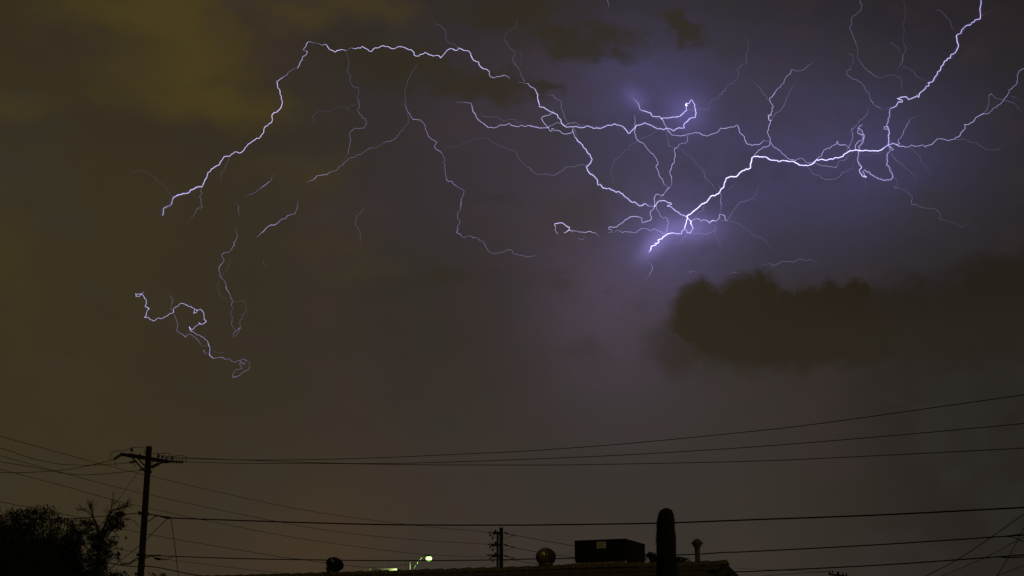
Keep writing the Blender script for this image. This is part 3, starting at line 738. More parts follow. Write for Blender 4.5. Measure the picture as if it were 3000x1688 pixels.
# ---------------------------------------------------------------- trees
def leafmass(blobs, Y, n_per, size, seed, spread=1.0):
    """leaf quads in clumps; blobs: (px, py, radius px, density)"""
    r = random.Random(seed); mb = MB()
    for (bx, by, br, dn) in blobs:
        c = at(bx, by, Y); R = br * Y / FPX
        ncl = int(9 + br * 0.5)
        cl = []
        for _ in range(ncl):
            while True:
                v = Vector((r.uniform(-1, 1), r.uniform(-1, 1), r.uniform(-1, 1)))
                if v.length < 1: break
            cl.append((c + v * R, R * r.uniform(0.22, 0.5)))
        for _ in range(int(n_per * dn * br * br / 900)):
            cc, cr = r.choice(cl)
            p = cc + Vector((r.gauss(0, 1), r.gauss(0, 1) , r.gauss(0, 0.8))) * cr * 0.6 * spread
            a = Vector((r.gauss(0, 1), r.gauss(0, 1), r.gauss(0, 1))).normalized(); b = a.orthogonal().normalized()
            s = size * r.uniform(0.5, 1.5); w = s * r.uniform(0.25, 0.5)
            k = len(mb.v); mb.v += [p - a * s, p + b * w, p + a * s, p - b * w]; mb.f.append((k, k + 1, k + 2, k + 3))
    return mb
def build_fast(mb, name, m, parent):
    base = wloc(parent); me = bpy.data.meshes.new(name)
    me.from_pydata([tuple(p - base) for p in mb.v], [], mb.f); me.update(); me.materials.append(M[m])
    o = bpy.data.objects.new(name, me); COL.objects.link(o); o.parent = parent; return o
def limbs(mb, pts, r0, r1, seed, twigs=6, Y=60.0, tl=26, fan=0.9):
    """a limb through pixel points, with thin twigs along its outer half"""
    r = random.Random(seed)
    P = spline([at(x, y, Y + dy) for x, y, dy in pts], 6)
    mb.tube(P, [r0 + (r1 - r0) * i / (len(P) - 1) for i in range(len(P))], 6)
    for _ in range(twigs):
        i = r.randint(len(P) // 2, len(P) - 1); p = P[i]
        d = (P[i] - P[max(0, i - 3)]).normalized()
        d = (d + Vector((r.gauss(0, fan), r.gauss(0, fan), r.gauss(0.25, fan * 0.7)))).normalized()
        L = tl * Y / FPX * r.uniform(0.5, 1.3)
        bend = Vector((r.gauss(0, 0.25), r.gauss(0, 0.2), r.uniform(-0.3, 0.2)))
        q = [p, p + d * L * 0.5 + bend * L * 0.12, p + (d + bend * 0.6).normalized() * L]
        mb.tube(spline(q, 3), [0.012, 0.011, 0.010, 0.008, 0.007, 0.006, 0.005], 3)
        for _ in range(2):
            d2 = (d + Vector((r.gauss(0, 0.6), r.gauss(0, 0.6), r.gauss(0, 0.5)))).normalized()
            mb.tube([q[1], q[1] + d2 * L * r.uniform(0.3, 0.6)], [0.008, 0.004], 3)
YT1 = 64.0
tb = at(95, 1700, YT1)
t1 = thing('dense_tree', Vector((tb.x, YT1, 0)), 'dense black tree mass at the lower left corner', 'tree')
b1 = [(20, 1600, 62, 0.5), (85, 1592, 58, 0.42), (150, 1607, 56, 0.45), (190, 1640, 48, 1.0), (110, 1655, 80, 1.3), (30, 1672, 80, 1.4), (175, 1690, 62, 1.6), (60, 1532, 38, 0.38), (115, 1520, 32, 0.36), (150, 1514, 24, 0.3), (30, 1528, 34, 0.36), (-30, 1560, 60, 1.2), (180, 1560, 36, 0.45), (215, 1580, 28, 0.4), (205, 1532, 16, 0.3), (60, 1508, 20, 0.25), (145, 1495, 14, 0.2), (-60, 1650, 80, 1.4), (90, 1500, 18, 0.4), (120, 1730, 110, 1.8), (-10, 1740, 100, 1.6)]
build_fast(leafmass(b1, YT1, 1900, 0.052, 11, 1.12), 'crown', 'leafdark', t1)
tr = MB()
tr.tube(spline([Vector((tb.x, YT1, 0)), Vector((tb.x + 0.1, YT1, 1.6)), at(100, 1690, YT1), at(90, 1630, YT1)], 5), [0.22 - 0.0075 * i for i in range(16)], 10)
for i, q in enumerate((((95, 1690, 0), (60, 1620, .4), (30, 1560, .6)), ((98, 1680, 0), (140, 1600, -.5), (150, 1530, -.6)), ((92, 1660, 0), (95, 1580, .3), (110, 1505, .2)), ((100, 1700, 0), (180, 1640, .3), (215, 1580, .5)), ((96, 1700, 0), (20, 1660, -.6), (-40, 1600, -.8)))):
    limbs(tr, q, 0.09, 0.02, 50 + i, 9, YT1, 22)
build_fast(tr, 'trunk', 'bark', t1)
YT2 = 62.0
tb = at(283, 1700, YT2)
t2 = thing('wispy_tree', Vector((tb.x, YT2, 0)), 'ragged wispy tree with bare twigs between dense tree and pole', 'tree')
b2 = [(262, 1530, 15, 0.6), (275, 1545, 16, 0.7), (300, 1560, 16, .8), (345, 1505, 16, 0.9), (355, 1520, 16, 1.0), (335, 1530, 20, 1.0), (352, 1540, 14, 0.9), (320, 1545, 18, 0.7), (245, 1545, 22, 0.7), (285, 1575, 24, 1.0), (295, 1605, 26, 1.2), (280, 1590, 20, 1.0), (330, 1585, 12, 0.8), (332, 1594, 10, 0.9), (245, 1575, 20, 0.8), (228, 1600, 18, 0.6), (300, 1635, 26, 1.2), (285, 1660, 28, 1.2), (265, 1625, 16, 0.7), (345, 1625, 8, 0.8), (357, 1608, 4, 0.8), (346, 1635, 7, .8), (240, 1660, 18, 0.5), (225, 1690, 26, 0.8), (290, 1690, 34, 1.2), (250, 1690, 20, 0.6), (366, 1575, 6, 0.3), (215, 1560, 20, 0.7)]
build_fast(leafmass(b2, YT2, 1500, 0.042, 23, 1.1), 'crown', 'leafdark', t2)
tr = MB()
tr.tube(spline([Vector((tb.x, YT2, 0)), Vector((tb.x, YT2, 1.8)), at(285, 1690, YT2), at(288, 1640, YT2), at(293, 1590, YT2)], 5), [0.17 - 0.005 * i for i in range(21)], 10)
for i, (q, a, b, tw, tl) in enumerate(((((293, 1600, 0), (286, 1548, .2), (272, 1512, .3), (266, 1478, .3)), .075, .012, 26, 26),
        (((293, 1600, 0), (303, 1550, -.2), (318, 1515, -.3), (332, 1465, -.3)), .075, .012, 22, 26), (((314, 1520, -.3), (330, 1496, -.3), (350, 1490, -.4), (372, 1482, -.4)), .05, .01, 26, 26),
        (((272, 1515, .3), (255, 1500, .4), (238, 1494, .5)), .03, .008, 16, 18), (((292, 1575, 0), (315, 1556, .2), (335, 1556, .3), (342, 1572, .3)), .03, .008, 10, 12),
        (((296, 1610, 0), (318, 1570, .4), (330, 1545, .5)), .04, .012, 10, 16), (((290, 1640, 0), (250, 1600, -.3), (230, 1570, -.4)), .045, .01, 14, 18),
        (((291, 1630, 0), (325, 1615, .2), (345, 1608, .3), (346, 1640, .3)), .03, .01, 8, 10), (((288, 1660, 0), (250, 1640, .3), (225, 1625, .4)), .03, .008, 10, 14))):
    limbs(tr, q, a, b, 80 + i, tw, YT2, tl, 0.7)
build_fast(tr, 'trunk', 'bark', t2)
def bush(px, py, blobs, Y, label, seed, n=500, size=0.07):
    tb = at(px, py, Y)
    t = thing('bush', Vector((tb.x, Y, 0)), label, 'bush', 'bushes beyond the house')
    build_fast(leafmass(blobs, Y, n, size, seed, 1.1), 'crown', 'leafdark', t)
    tr = MB(); r = random.Random(seed)
    for k in range(5):
        tr.tube([Vector((tb.x + r.gauss(0, .1), Y, 0)), Vector((tb.x + r.gauss(0, .35), Y + r.gauss(0, .3), tb.z * 0.6)), Vector((tb.x + r.gauss(0, .6), Y + r.gauss(0, .4), tb.z))], [0.05, 0.03, 0.01], 6)
    build_fast(tr, 'trunk', 'bark', t)
bush(1915, 1640, [(1905, 1632, 12, 1), (1918, 1640, 16, 1.2), (1900, 1624, 8, 0.5), (1930, 1650, 20, 1.2)], 48, 'dark bush top between the cooler and the tall cactus', 5)
bush(1990, 1645, [(1985, 1642, 10, 1), (1998, 1645, 12, 1), (2010, 1650, 12, .6)], 48, 'low dark bush top between the cactus and the flue pipe', 6)
bush(350, 1690, [(345, 1687, 16, 1), (362, 1686, 12, 1), (330, 1694, 16, 1)], 70, 'bush top at the bottom edge left of the pole base', 8)
bush(462, 1688, [(450, 1684, 14, .35), (470, 1688, 16, .4), (490, 1696, 16, .4)], 70, 'bush top at the bottom edge right of the pole base', 9)
# ---------------------------------------------------------------- lightning, about four kilometres off
RG = dict(a=(350, 80, 3.677), b=(350, 440, 3.677), c=(350, 780, 3.677), d=(1000, 0, 3.677), e=(1000, 380, 3.677),
          f=(1550, 220, 4.287), g=(1550, 500, 4.287), h=(2050, 80, 4.675), i=(2050, 350, 4.675), j=(2450, 0, 4.675),
          k=(2450, 260, 4.675), l=(1850, 560, 2.342), m=(0, 0, 0.8583), o=(2600, 250, 3.22))
LM = bpy.data.materials.new('lightning_channel'); LM.use_nodes = True
nt = LM.node_tree; nt.nodes.clear()
_at = nt.nodes.new('ShaderNodeAttribute'); _at.attribute_name = 'glow'
_mr = nt.nodes.new('ShaderNodeMapRange'); _mr.inputs[2].default_value = 0.8
nt.links.new(_at.outputs['Fac'], _mr.inputs[0])
_mx = nt.nodes.new('ShaderNodeMix'); _mx.data_type = 'RGBA'
_mx.inputs[6].default_value = (0.47, 0.45, 0.98, 1); _mx.inputs[7].default_value = (0.66, 0.62, 1.0, 1)
nt.links.new(_mr.outputs[0], _mx.inputs[0])
_e = nt.nodes.new('ShaderNodeEmission'); _o = nt.nodes.new('ShaderNodeOutputMaterial')
nt.links.new(_mx.outputs[2], _e.inputs[0]); nt.links.new(_at.outputs['Fac'], _e.inputs[1]); _tr = nt.nodes.new('ShaderNodeBsdfTransparent'); _ad = nt.nodes.new('ShaderNodeAddShader')
nt.links.new(_e.outputs[0], _ad.inputs[0]); nt.links.new(_tr.outputs[0], _ad.inputs[1]); nt.links.new(_ad.outputs[0], _o.inputs['Surface'])
LM.cycles.emission_sampling = 'NONE'
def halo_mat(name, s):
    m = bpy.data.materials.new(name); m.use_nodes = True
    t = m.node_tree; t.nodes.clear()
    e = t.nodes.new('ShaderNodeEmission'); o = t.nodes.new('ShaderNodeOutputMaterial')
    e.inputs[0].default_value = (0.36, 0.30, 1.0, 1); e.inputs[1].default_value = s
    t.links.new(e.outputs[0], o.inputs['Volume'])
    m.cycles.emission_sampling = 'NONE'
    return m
HALO = halo_mat('glow_sheath_volume', 0.006)
LDIST = 4000.0
LRNG = random.Random(41)
# classes: radius in photo pixels, brightness
KL = dict(X=(1.45, 0.95), B=(1.1, 0.56), M=(0.82, 0.40), T=(0.68, 0.26), F=(0.62, 0.13), V=(0.62, 0.066), W=(0.62, 0.036))
def path(spec):
    """spec: 'region class x,y x,y ...' pieces joined into one run of (px, py, radius, glow)"""
    out = []; reg = cls = None
    for tok in spec.split():
        if ',' in tok:
            x, y = map(float, tok.split(',')); ox, oy, s = RG[reg]
            out.append((ox + x / s, oy + y / s, *KL[cls]))
        elif tok in RG: reg = tok
        else: cls = tok
    return out
def fractal(P, amp=0.07, seed=0):
    """small jagged kinks between the traced points"""
    r = random.Random(seed); Q = [P[0]]
    for a, b in zip(P, P[1:]):
        L = math.hypot(b[0] - a[0], b[1] - a[1])
        n = max(1, min(8, int(L / 4.5)))
        nx, ny = -(b[1] - a[1]) / (L + 1e-6), (b[0] - a[0]) / (L + 1e-6)
        for k in range(1, n + 1):
            t = k / n; j = 0 if k == n else r.gauss(0, amp) * min(L, 14)
            Q.append((a[0] + (b[0] - a[0]) * t + nx * j, a[1] + (b[1] - a[1]) * t + ny * j,
                      a[2] + (b[2] - a[2]) * t, (a[3] + (b[3] - a[3]) * t) * (1 + r.uniform(-0.18, 0.18))))
    return Q
def channel(spec, name, parent, base, taper=(0, 0)):
    P = fractal(path(spec), seed=LRNG.random())
    mb = MB(); glow = []
    ph, ph2 = LRNG.uniform(0, 6.28), LRNG.uniform(0, 6.28)
    pts, rad = [], []
    n = len(P)
    for q, (x, y, r, e) in enumerate(P):
        D = LDIST + 90 * math.sin(x / 170 + ph) + 60 * math.sin(y / 90 + ph2)
        pts.append(at(x, y, D))
        f = 1.0
        if taper[0] and q < 6: f = min(f, 0.35 + 0.65 * q / 6)
        if taper[1] and n - 1 - q < 6: f = min(f, 0.35 + 0.65 * (n - 1 - q) / 6)
        rad.append(r * D / FPX * f); glow += [e * f] * 4
    mb.tube(pts, rad, 4)
    me_base = wloc(parent) if parent else base
    o = mb.build(name, LM, parent, origin=base)
    a = o.data.attributes.new('glow', 'FLOAT', 'POINT')
    a.data.foreach_set('value', glow)
    return o, pts
def glow_sheath(pts, parent, r_px, m):  # self-emitting volume tube imitating bolt light scattered in the cloud
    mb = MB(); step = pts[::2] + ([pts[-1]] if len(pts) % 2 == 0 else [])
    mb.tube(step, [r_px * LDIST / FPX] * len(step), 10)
    return mb.build('glow_sheath', m, parent)
def bolt(label, main, branches=(), halo=None, group='lightning bolts in the storm sky'):
    p0 = path(main)[0]
    if not branches and not halo:
        o, _ = channel(main, 'lightning_bolt', None, at(p0[0], p0[1], LDIST), (1, 1))
        return tag(o, label, 'lightning', group)
    t = thing('lightning_bolt', at(p0[0], p0[1], LDIST), label, 'lightning', group)
    _, pts = channel(main, 'main_channel', t, None)
    for b in branches: channel(b, 'branch', t, None, (0, 1))
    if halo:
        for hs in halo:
            glow_sheath([at(q[0], q[1], LDIST) for q in fractal(path(hs), amp=0.0)], t, 5.0, HALO)
    return t

bolt('long bright bolt arching over the dark clouds at upper left',
     'b M 465,705 474,670 474,630 490,618 T 545,600 M 562,580 570,540 B 582,510 625,487 660,480 690,465 700,470 750,457 765,430 800,420 830,400 888,396 905,360 920,320 938,298 955,240 975,232 990,205 1030,178 1078,157 1090,122 1110,102 1125,72 1150,66 1192,64 1205,45 1240,20 1260,18 1295,33 1320,20 '
     'a 1340,1325 1360,1290 1385,1260 1435,1228 1475,1196 1505,1198 1520,1180 1550,1140 1555,1100 1575,1066 1595,1060 1610,1040 1640,1025 1648,995 1645,942 1665,920 1695,915 1730,880 1748,840 1755,800 1742,770 1745,745 1730,715 1730,685 1705,650 1703,615 1695,585 '
     'M 1715,573 1750,550 T 1758,535 1775,535 1785,520 1805,515 F 1815,490 1850,465 1880,448 1915,440 M 1920,440 1940,405 1950,370 1970,348 1972,318 2000,305 2015,290 2024,262 T 2000,252 1978,244 M 2010,205 2022,172 2035,155 T 2065,158 F 2120,172 T 2175,190 M 2228,187 B 2245,215 2265,240 2300,253 2325,268 2345,250 2390,240 M 2435,250 '
     'd T 40,547 F 65,542 100,516 M 130,522 B 155,526 180,515 205,520 223,500 250,517 285,535 325,556 350,525 370,515 395,518 450,493 490,502 555,527 580,522 605,507 665,507 710,527 762,547 785,575 782,592 805,605 838,605 842,590 870,585 903,565 945,590 990,605 1040,597 1070,625 1100,590 1140,540 1170,523 1205,530 1228,546 1255,540 1260,515 1285,528 1315,543 1370,550 1395,580 1410,630 1425,650 1455,665 1478,668 1492,710 1530,742 1555,745 M 1597,775 1592,800 1610,828 1635,838 1700,827 1750,810 T 1790,822 1812,845',
     ['b F 888,400 875,440 888,465 862,500 878,530 880,580 895,618 840,628 V 800,705 755,745 745,790',
      'b W 575,505 530,450 490,385 420,345 385,300 300,240 240,220 150,240 90,180',
      'b V 1192,68 1175,110 1145,155 1142,205 1100,240 1097,340',
      'd V 50,555 65,605 85,660 62,760 98,820 95,880 125,935 185,940 188,1010 165,1045 F 190,1095 195,1155 172,1180 225,1270 258,1278 272,1340 240,1380 135,1388 90,1430 e 85,50 98,130 75,230 V 65,265 10,345',
      'd W 160,1120 110,1135 70,1172 a 2470,880 2370,850 2250,910 2170,895 2070,965 2110,1000 2030,1100',
      'd V 1255,510 1215,475 1165,465 1125,420 1130,345 1075,280 1020,260 980,190'],
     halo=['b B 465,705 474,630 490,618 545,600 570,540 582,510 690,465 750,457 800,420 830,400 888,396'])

bolt('bright bolt falling from the dark scud into a hooked coil high right of centre',
     'd V 1905,883 F 1950,890 1985,900 M 2015,903 2045,940 2080,955 B 2117,1020 2112,1050 2122,1090 2133,1150 2160,1155 2230,1190 2285,1215 2327,1235 2335,1265 2365,1290 2373,1330 2400,1355 2428,1372 '
     'f 470,655 540,650 600,648 670,662 740,640 810,672 840,665 895,672 980,632 1040,632 1075,612 1130,630 1180,648 1215,685 1245,733 1265,733 1290,700 1330,660 1350,632 1390,628 1450,600 1520,625 1570,655 1610,672 1650,672 1690,685 1720,672 1760,672 1790,685 1815,703 1840,680 1880,662 1950,663 1940,635 1955,605 1980,590 2010,555 2040,535 2090,532 2098,480 2085,440 2083,375 2050,315 2030,315 2020,340 2005,360 X 1975,355 1965,380 1985,385 1970,370 B 1985,375 1970,410 1982,437 1950,465 1910,503 1870,522 1820,528 1760,538 1720,540 1660,547 1635,517 1590,523 1550,520 1533,497 1530,478 1500,470 1440,450 M 1392,430 1385,395 T 1355,340 F 1320,300 V 1260,275',
     ['f T 0,632 25,637 130,665 M 240,660 T 265,635 300,630 345,598 410,608 430,635 460,635 500,605 570,590 620,618 680,655',
      'd V 1240,1107 F 1300,1100 T 1400,1112 M 1410,1150 1415,1200 1450,1250 1485,1300 1520,1325 1580,1375 1655,1377 1705,1347 1770,1347 1802,1328 1850,1355 1890,1365 1945,1350 1985,1362 2030,1352 2090,1370 2140,1385 2225,1380',
      'f M 240,660 205,620 175,585 152,550 175,522 215,508 255,505 265,490 300,480 F 308,450 290,415 268,378',
      'f M 240,660 275,708 290,700 285,672 305,675 318,700 345,693 380,700 415,730 430,740 470,742 520,730 548,715 545,680 553,712 565,745 575,780 B 600,805 610,830 655,862 680,905 725,960 745,990 765,995 780,1035 793,1065 760,1115 720,1160 735,1200 770,1245 800,1255 835,1290 862,1335 865,1385 890,1370 905,1385 930,1420 985,1430 1010,1420 1060,1449 g 1095,273 1115,262 1170,288 1205,330 1250,360 1290,397 1335,395 1385,443 1420,440 1450,415 1475,425 1490,443 1530,448 1570,455',
      'f T 545,660 585,700 595,750 600,805',
      'f V 250,250 F 300,252 330,295 388,315 408,350 395,410 420,440 438,490 440,530 480,590 545,660',
      'f B 1660,547 M 1695,600 1720,655 1740,690 1770,725 1800,755 1840,757 1885,763 1930,757 1955,762 1980,742 2040,738 2075,725 2150,730 i 40,215 100,228 165,200 235,183 290,120 355,122 430,103 470,105 515,75 530,110 540,155 560,195 612,238 620,285 640,325 655,340 690,340 715,357 770,342 820,340 885,287 960,308',
      'f M 1950,663 T 1965,685 F 2005,692',
      'f F 1320,500 T 1330,560 M 1335,640 1328,700 1338,760 1350,805 1375,830 1430,855 1480,915 1525,975 1560,992 1600,1055 1622,1105 1595,1160 1620,1200 1635,1270 1675,1310 1695,1375 1735,1395 1765,1420',
      'f F 2000,745 T 1990,780 1990,830 1965,860 1885,868 1865,908 M 1832,918 1822,950 1833,1010 1825,1080 1790,1150 1768,1225 1788,1300 1792,1370 1765,1420',
      'g M 1765,215 1720,255 1710,270 1690,300 1655,345 1640,380',
      'g M 1690,300 1665,315 1640,305 1620,295 1590,305 1572,345 1578,390 1575,450 1570,475 1530,510 1525,560 1540,590 1520,628 1490,630 1450,645 1418,655 1420,600 1400,590 1370,580 1290,575 1265,585 1240,605 1210,615 1175,655 1140,675 1105,705 1040,710 1020,702 998,720 1005,740 1030,735 1040,755 1030,780 1000,775 988,788',
      'g T 1595,430 1600,475 1625,515 1645,560 1690,605 1705,580 1735,600 1752,665 1735,710 1725,770 1692,805 1660,770 1625,755 1570,733 1515,757 1475,730 1405,728 1385,750 1330,778 1290,775 1210,765 1175,782 1140,757 1100,752 1070,775 F 1040,803',
      'f V 1985,437 2030,432 2250,435 2260,375 2285,310 2375,298 2385,250 F 2425,240 h 300,900 360,840 V 370,795 440,780 465,735 510,715 540,640 515,565 570,515 645,497 640,380 668,270 W 655,190 620,145 550,135',
      'f V 1730,690 1735,780 F 1752,890 V 1810,910 1920,935 1970,995 2020,1005 2060,1060 2110,1130 2180,1190 2210,1280 2290,1360 2350,1440',
      'f V 1610,680 1560,730 1480,770 1385,805 1340,850 1260,890 1270,935 1200,950 1135,1030 1070,1060 1055,1140 W 1030,1180 1060,1320 1065,1440',
      'd V 1505,1205 1510,1250 1595,1268 1630,1252 1700,1280 1765,1305 1830,1285 1875,1290 1900,1330 1945,1300 1985,1345',
      'f F 740,1132 675,1122 640,1130 e 2500,398 2430,405 2370,450 2290,495 2220,480 2115,483 2045,440 2035,415 V 1990,395 1945,345 1900,290 1880,235 1800,205 1700,170 1635,145 1580,90 1515,55',
      'e W 1580,92 1480,95 1380,120 1270,170 1150,195 1090,250'],
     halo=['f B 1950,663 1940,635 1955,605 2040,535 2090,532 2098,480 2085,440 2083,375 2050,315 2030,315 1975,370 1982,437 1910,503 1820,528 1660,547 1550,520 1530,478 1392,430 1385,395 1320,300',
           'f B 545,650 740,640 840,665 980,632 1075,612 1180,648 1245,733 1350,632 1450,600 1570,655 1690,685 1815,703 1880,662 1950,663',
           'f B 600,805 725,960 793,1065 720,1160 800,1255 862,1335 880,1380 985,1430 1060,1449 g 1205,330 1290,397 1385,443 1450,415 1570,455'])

bolt('thickest bolt crossing the violet glow from its flaring tip to the right edge',
     'g T 1500,1035 M 1510,1020 X 1530,990 1535,950 1570,940 1600,930 1585,915 1620,910 1635,885 1615,875 1650,860 1700,825 1745,793 B 1820,785 1870,795 1915,795 1920,760 1950,735 X 1960,700 1975,640 1990,600 1985,565 2030,545 2060,515 2115,475 2155,435 2210,405 2260,355 2280,323 2335,315 2395,270 2410,235 2445,210 2455,150 2475,98 2530,75 2572,78 '
     'i 500,785 520,770 545,735 590,700 660,685 695,665 700,600 715,525 745,507 840,513 915,520 935,535 965,555 1030,562 1085,580 1135,562 1210,575 1290,580 1335,605 1370,628 1430,632 1500,628 1555,603 1600,552 1690,550 1740,560 1775,545 1830,545 1940,512 1990,470 2060,430 2120,422 2190,430 2290,425 2440,435 2500,410 '
     'k B 660,805 710,775 775,745 820,762 870,790 M 960,800 1000,795 1030,772 1060,785 1120,787 1185,770 1222,797 1260,778 1305,768 1340,730 1395,685 1470,690 1520,710 1620,692 1635,668 1685,652 1720,595 1768,548 1755,490 1805,492 1870,457 1920,388 2000,350 T 2085,340 2130,300 2165,260 2240,215 2300,145 2340,100 2363,60 2365,15 2400,5 j 2475,1145 2485,1085 2478,1030 2505,975 2571,935',
     ['g B 1570,455 1600,420 1635,380 1690,375 1710,380 1745,405 1775,402 1792,425 1765,430 1735,445 1775,450 1820,487 1870,520 1905,550 1950,565 1990,590 2010,615 X 2035,640 2030,665 B 2045,690 2062,725 2040,755 X 2020,785 1985,780 1980,750 1950,735',
      'g M 2035,635 2080,610 2110,603 2145,615 2165,640 2190,612 2220,625 B 2250,635 2262,660 2290,635 2310,625 M 2350,635 2375,610 2395,590 2390,548 2420,552 2455,565 2465,610 2482,632 T 2430,632 2400,618 2390,590',
      'g F 2395,270 T 2415,325 2403,380 2418,430 2405,490 2395,545',
      'i F 370,1390 420,1320 455,1250 505,1185 565,1130 640,1115 V 710,1085 765,1045 800,965 800,910 830,858',
      'i W 710,1085 800,1105 900,1100',
      'g F 2020,785 2110,790 2225,803 2285,775 2340,745 2360,640',
      'g F 1980,790 V 1950,850 F 1890,918 V 1800,940',
      'g V 2130,780 2145,690 2185,660',
      'g F 2200,440 2200,505 2140,515 2095,580 2060,605',
      'g V 2345,745 2345,820 2390,880 2405,1000',
      'l V 650,200 740,225 800,270 850,310 900,325 W 940,370 980,405 1020,415',
      'i V 270,1000 215,950 150,870 70,810 70,740 20,660',
      'i T 280,960 270,920 F 240,865',
      'i V 300,1030 400,955 490,855 550,850',
      'i M 745,500 770,465 810,420 870,378 900,380 945,365 965,335 960,308 970,270 955,240 925,180 942,110 975,15 h B 975,1275 950,1275 938,1205 975,1205 M 980,1170 990,1105 1010,1092 990,1060 960,1005 955,975 990,955 1020,915 T 1060,850 1110,795 1160,745 1155,725 1185,680 1210,655 1240,640 1250,590 1265,582 F 1330,600 1430,580 1490,520 V 1545,490 1610,415',
      'h F 985,1275 1000,1230 1035,1180 1110,1135 1165,1050 1175,1000 V 1215,930 1240,870 1300,785 1305,700',
      'h F 955,1005 925,985 905,935 850,880 835,845 V 740,755 710,700',
      'i M 965,315 1020,385 1055,395 1105,430 1120,460 1165,490 1200,530 1240,550 1280,552 1310,565 T 1335,545 1380,530 1410,540 1450,585 1500,597 1555,597 1600,605 1650,627 1700,640 1730,632 1760,650 1820,650 1865,658 F 1890,625 1910,570 1985,560 2030,505 2080,465 2130,440',
      'i M 1600,552 1640,510 1670,500 1705,415 1800,375 1815,360 1865,345 1882,297 1900,345 1965,345 2010,352 2040,385 2060,415 2120,422',
      'i F 1420,605 1450,640 1510,680 1555,745 1630,765 1680,805 1780,825 1865,818 1920,775 1960,725 V 2095,680 2100,600 2120,560 2160,555',
      'k F 2000,350 2060,300 2075,250 2095,200 2090,110 T 2120,70 F 2150,100 2180,130 2240,140 2290,155 2390,180 V 2460,220 2520,290 2571,370',
      'k F 1640,692 V 1780,697 1840,740 1900,730 1960,780 2050,830 2190,845 W 2240,810 2340,770',
      'k V 2390,100 2440,120 2490,130 2505,180 2560,160',
      'k T 820,762 M 870,755 850,735 T 850,695 885,675 925,595 960,510 1000,455 F 1005,420 V 1040,400 1120,375 1190,385',
      'k V 1010,805 1080,860 1150,950 1180,1030 1230,1070 W 1260,1130 1300,1220',
      'k F 755,880 770,930 830,985 V 920,1060 1050,1170 1090,1230 1095,1290',
      'k V 320,880 395,915 500,885 590,895 700,850'],
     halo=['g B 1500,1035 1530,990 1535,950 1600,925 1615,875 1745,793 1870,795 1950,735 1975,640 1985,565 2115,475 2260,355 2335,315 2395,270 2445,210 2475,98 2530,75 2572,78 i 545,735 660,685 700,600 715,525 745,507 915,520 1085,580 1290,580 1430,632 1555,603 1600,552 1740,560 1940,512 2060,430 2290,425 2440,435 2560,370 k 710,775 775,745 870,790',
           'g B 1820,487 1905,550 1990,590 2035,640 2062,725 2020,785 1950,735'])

bolt('bolt dropping from the top edge at far right into looping coils',
     'j B 1988,-80 1983,0 1980,70 1965,130 1975,200 1970,258 1900,275 1895,290 1830,345 1770,360 1715,415 1710,455 1645,490 1655,575 1675,632 1645,700 1605,740 1575,745 1565,795 1490,835 1470,880 1435,910 1420,970 1385,985 1375,1030 1340,1075 1325,1115 1255,1140 1270,1145 1268,1178 1230,1185 1220,1215 1170,1255 1135,1290 '
     'k 1135,75 1130,120 1105,92 1100,110 990,150 965,115 935,110 875,118 870,130 835,135 905,160 910,180 850,180 815,240 M 740,270 725,330 735,375 708,410 712,430 705,470 685,515 705,525 700,555 655,555 655,525 705,520 B 715,550 728,610 712,645 722,720 710,770',
     ['k M 265,835 262,775 310,715 355,712 360,690 385,670 390,635 300,615 290,590 300,540 355,575 365,640 375,690 360,740 345,760 305,795 325,840 300,870 300,930 290,990 B 350,1075 315,1115 325,1155 370,1205 415,1212 380,1190 M 385,1170 362,1138 390,1110 420,1145 445,1137 475,1175 510,1195 570,1235 650,1255 750,1245 775,1205 768,1165 735,1125 730,1080 690,1045 690,1030 705,1000 698,945 700,890 735,860 735,800 710,770',
      'k M 300,540 320,510 360,490 350,510 310,530',
      'k B 720,790 745,800 785,840 765,850 735,830 730,800',
      'k F 130,870 T 175,790 230,668 205,560 F 280,505 310,450 350,420 415,360 430,310 V 465,240 490,190',
      'j F 330,-30 330,45 355,65 330,150 260,205 210,240 215,310 185,390 228,480 235,520 270,590 V 292,680 285,780 F 345,870 420,960 495,1020 V 585,1068 680,1040 760,1022 830,1045 870,1060 895,1110 890,1300',
      'j V 150,730 210,755 232,745 235,850 200,900 F 188,960 145,965 140,1010 155,1035 200,1055 210,1080 290,1100 340,1130 390,1190 400,1235 455,1280 465,1350 T 490,1390 F 525,1445 k T 585,258 V 610,265 640,295 680,280 T 722,252 740,270',
      'j W 925,-20 940,100 950,220 920,300 935,430 910,490 920,580 V 955,650 940,720 F 910,775 910,830 880,890 V 850,920 835,960 830,1020',
      'j V 740,580 850,655 870,740 910,750',
      'j V 905,910 1000,940 1070,1000 1120,1060 1230,1100 1290,1110',
      'j V 1360,140 1440,150 1500,220 1555,290 1590,380 1640,420 1645,480',
      'j W 1980,220 2100,150 2140,80',
      'k F 780,1215 V 830,1240 840,1330 F 790,1340 800,1358 V 880,1357 910,1390 960,1390 970,1420 o 195,1020 235,1055 F 225,1120 265,1125 V 340,1155 440,1165 495,1200 500,1265 W 560,1280 640,1305 690,1335 760,1310 800,1290',
      'k W 400,1235 405,1370 430,1449'],
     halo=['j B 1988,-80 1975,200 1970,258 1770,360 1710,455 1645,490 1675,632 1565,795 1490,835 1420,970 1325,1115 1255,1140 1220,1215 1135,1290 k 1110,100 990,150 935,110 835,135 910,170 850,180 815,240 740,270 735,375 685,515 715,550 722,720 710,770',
           'k B 300,540 365,640 345,760 305,795 325,840 290,990 350,1075 315,1115 370,1205 415,1212 362,1138 390,1110 510,1195 650,1255 750,1245 775,1205 730,1080 690,1045 700,890 735,860 710,770'])

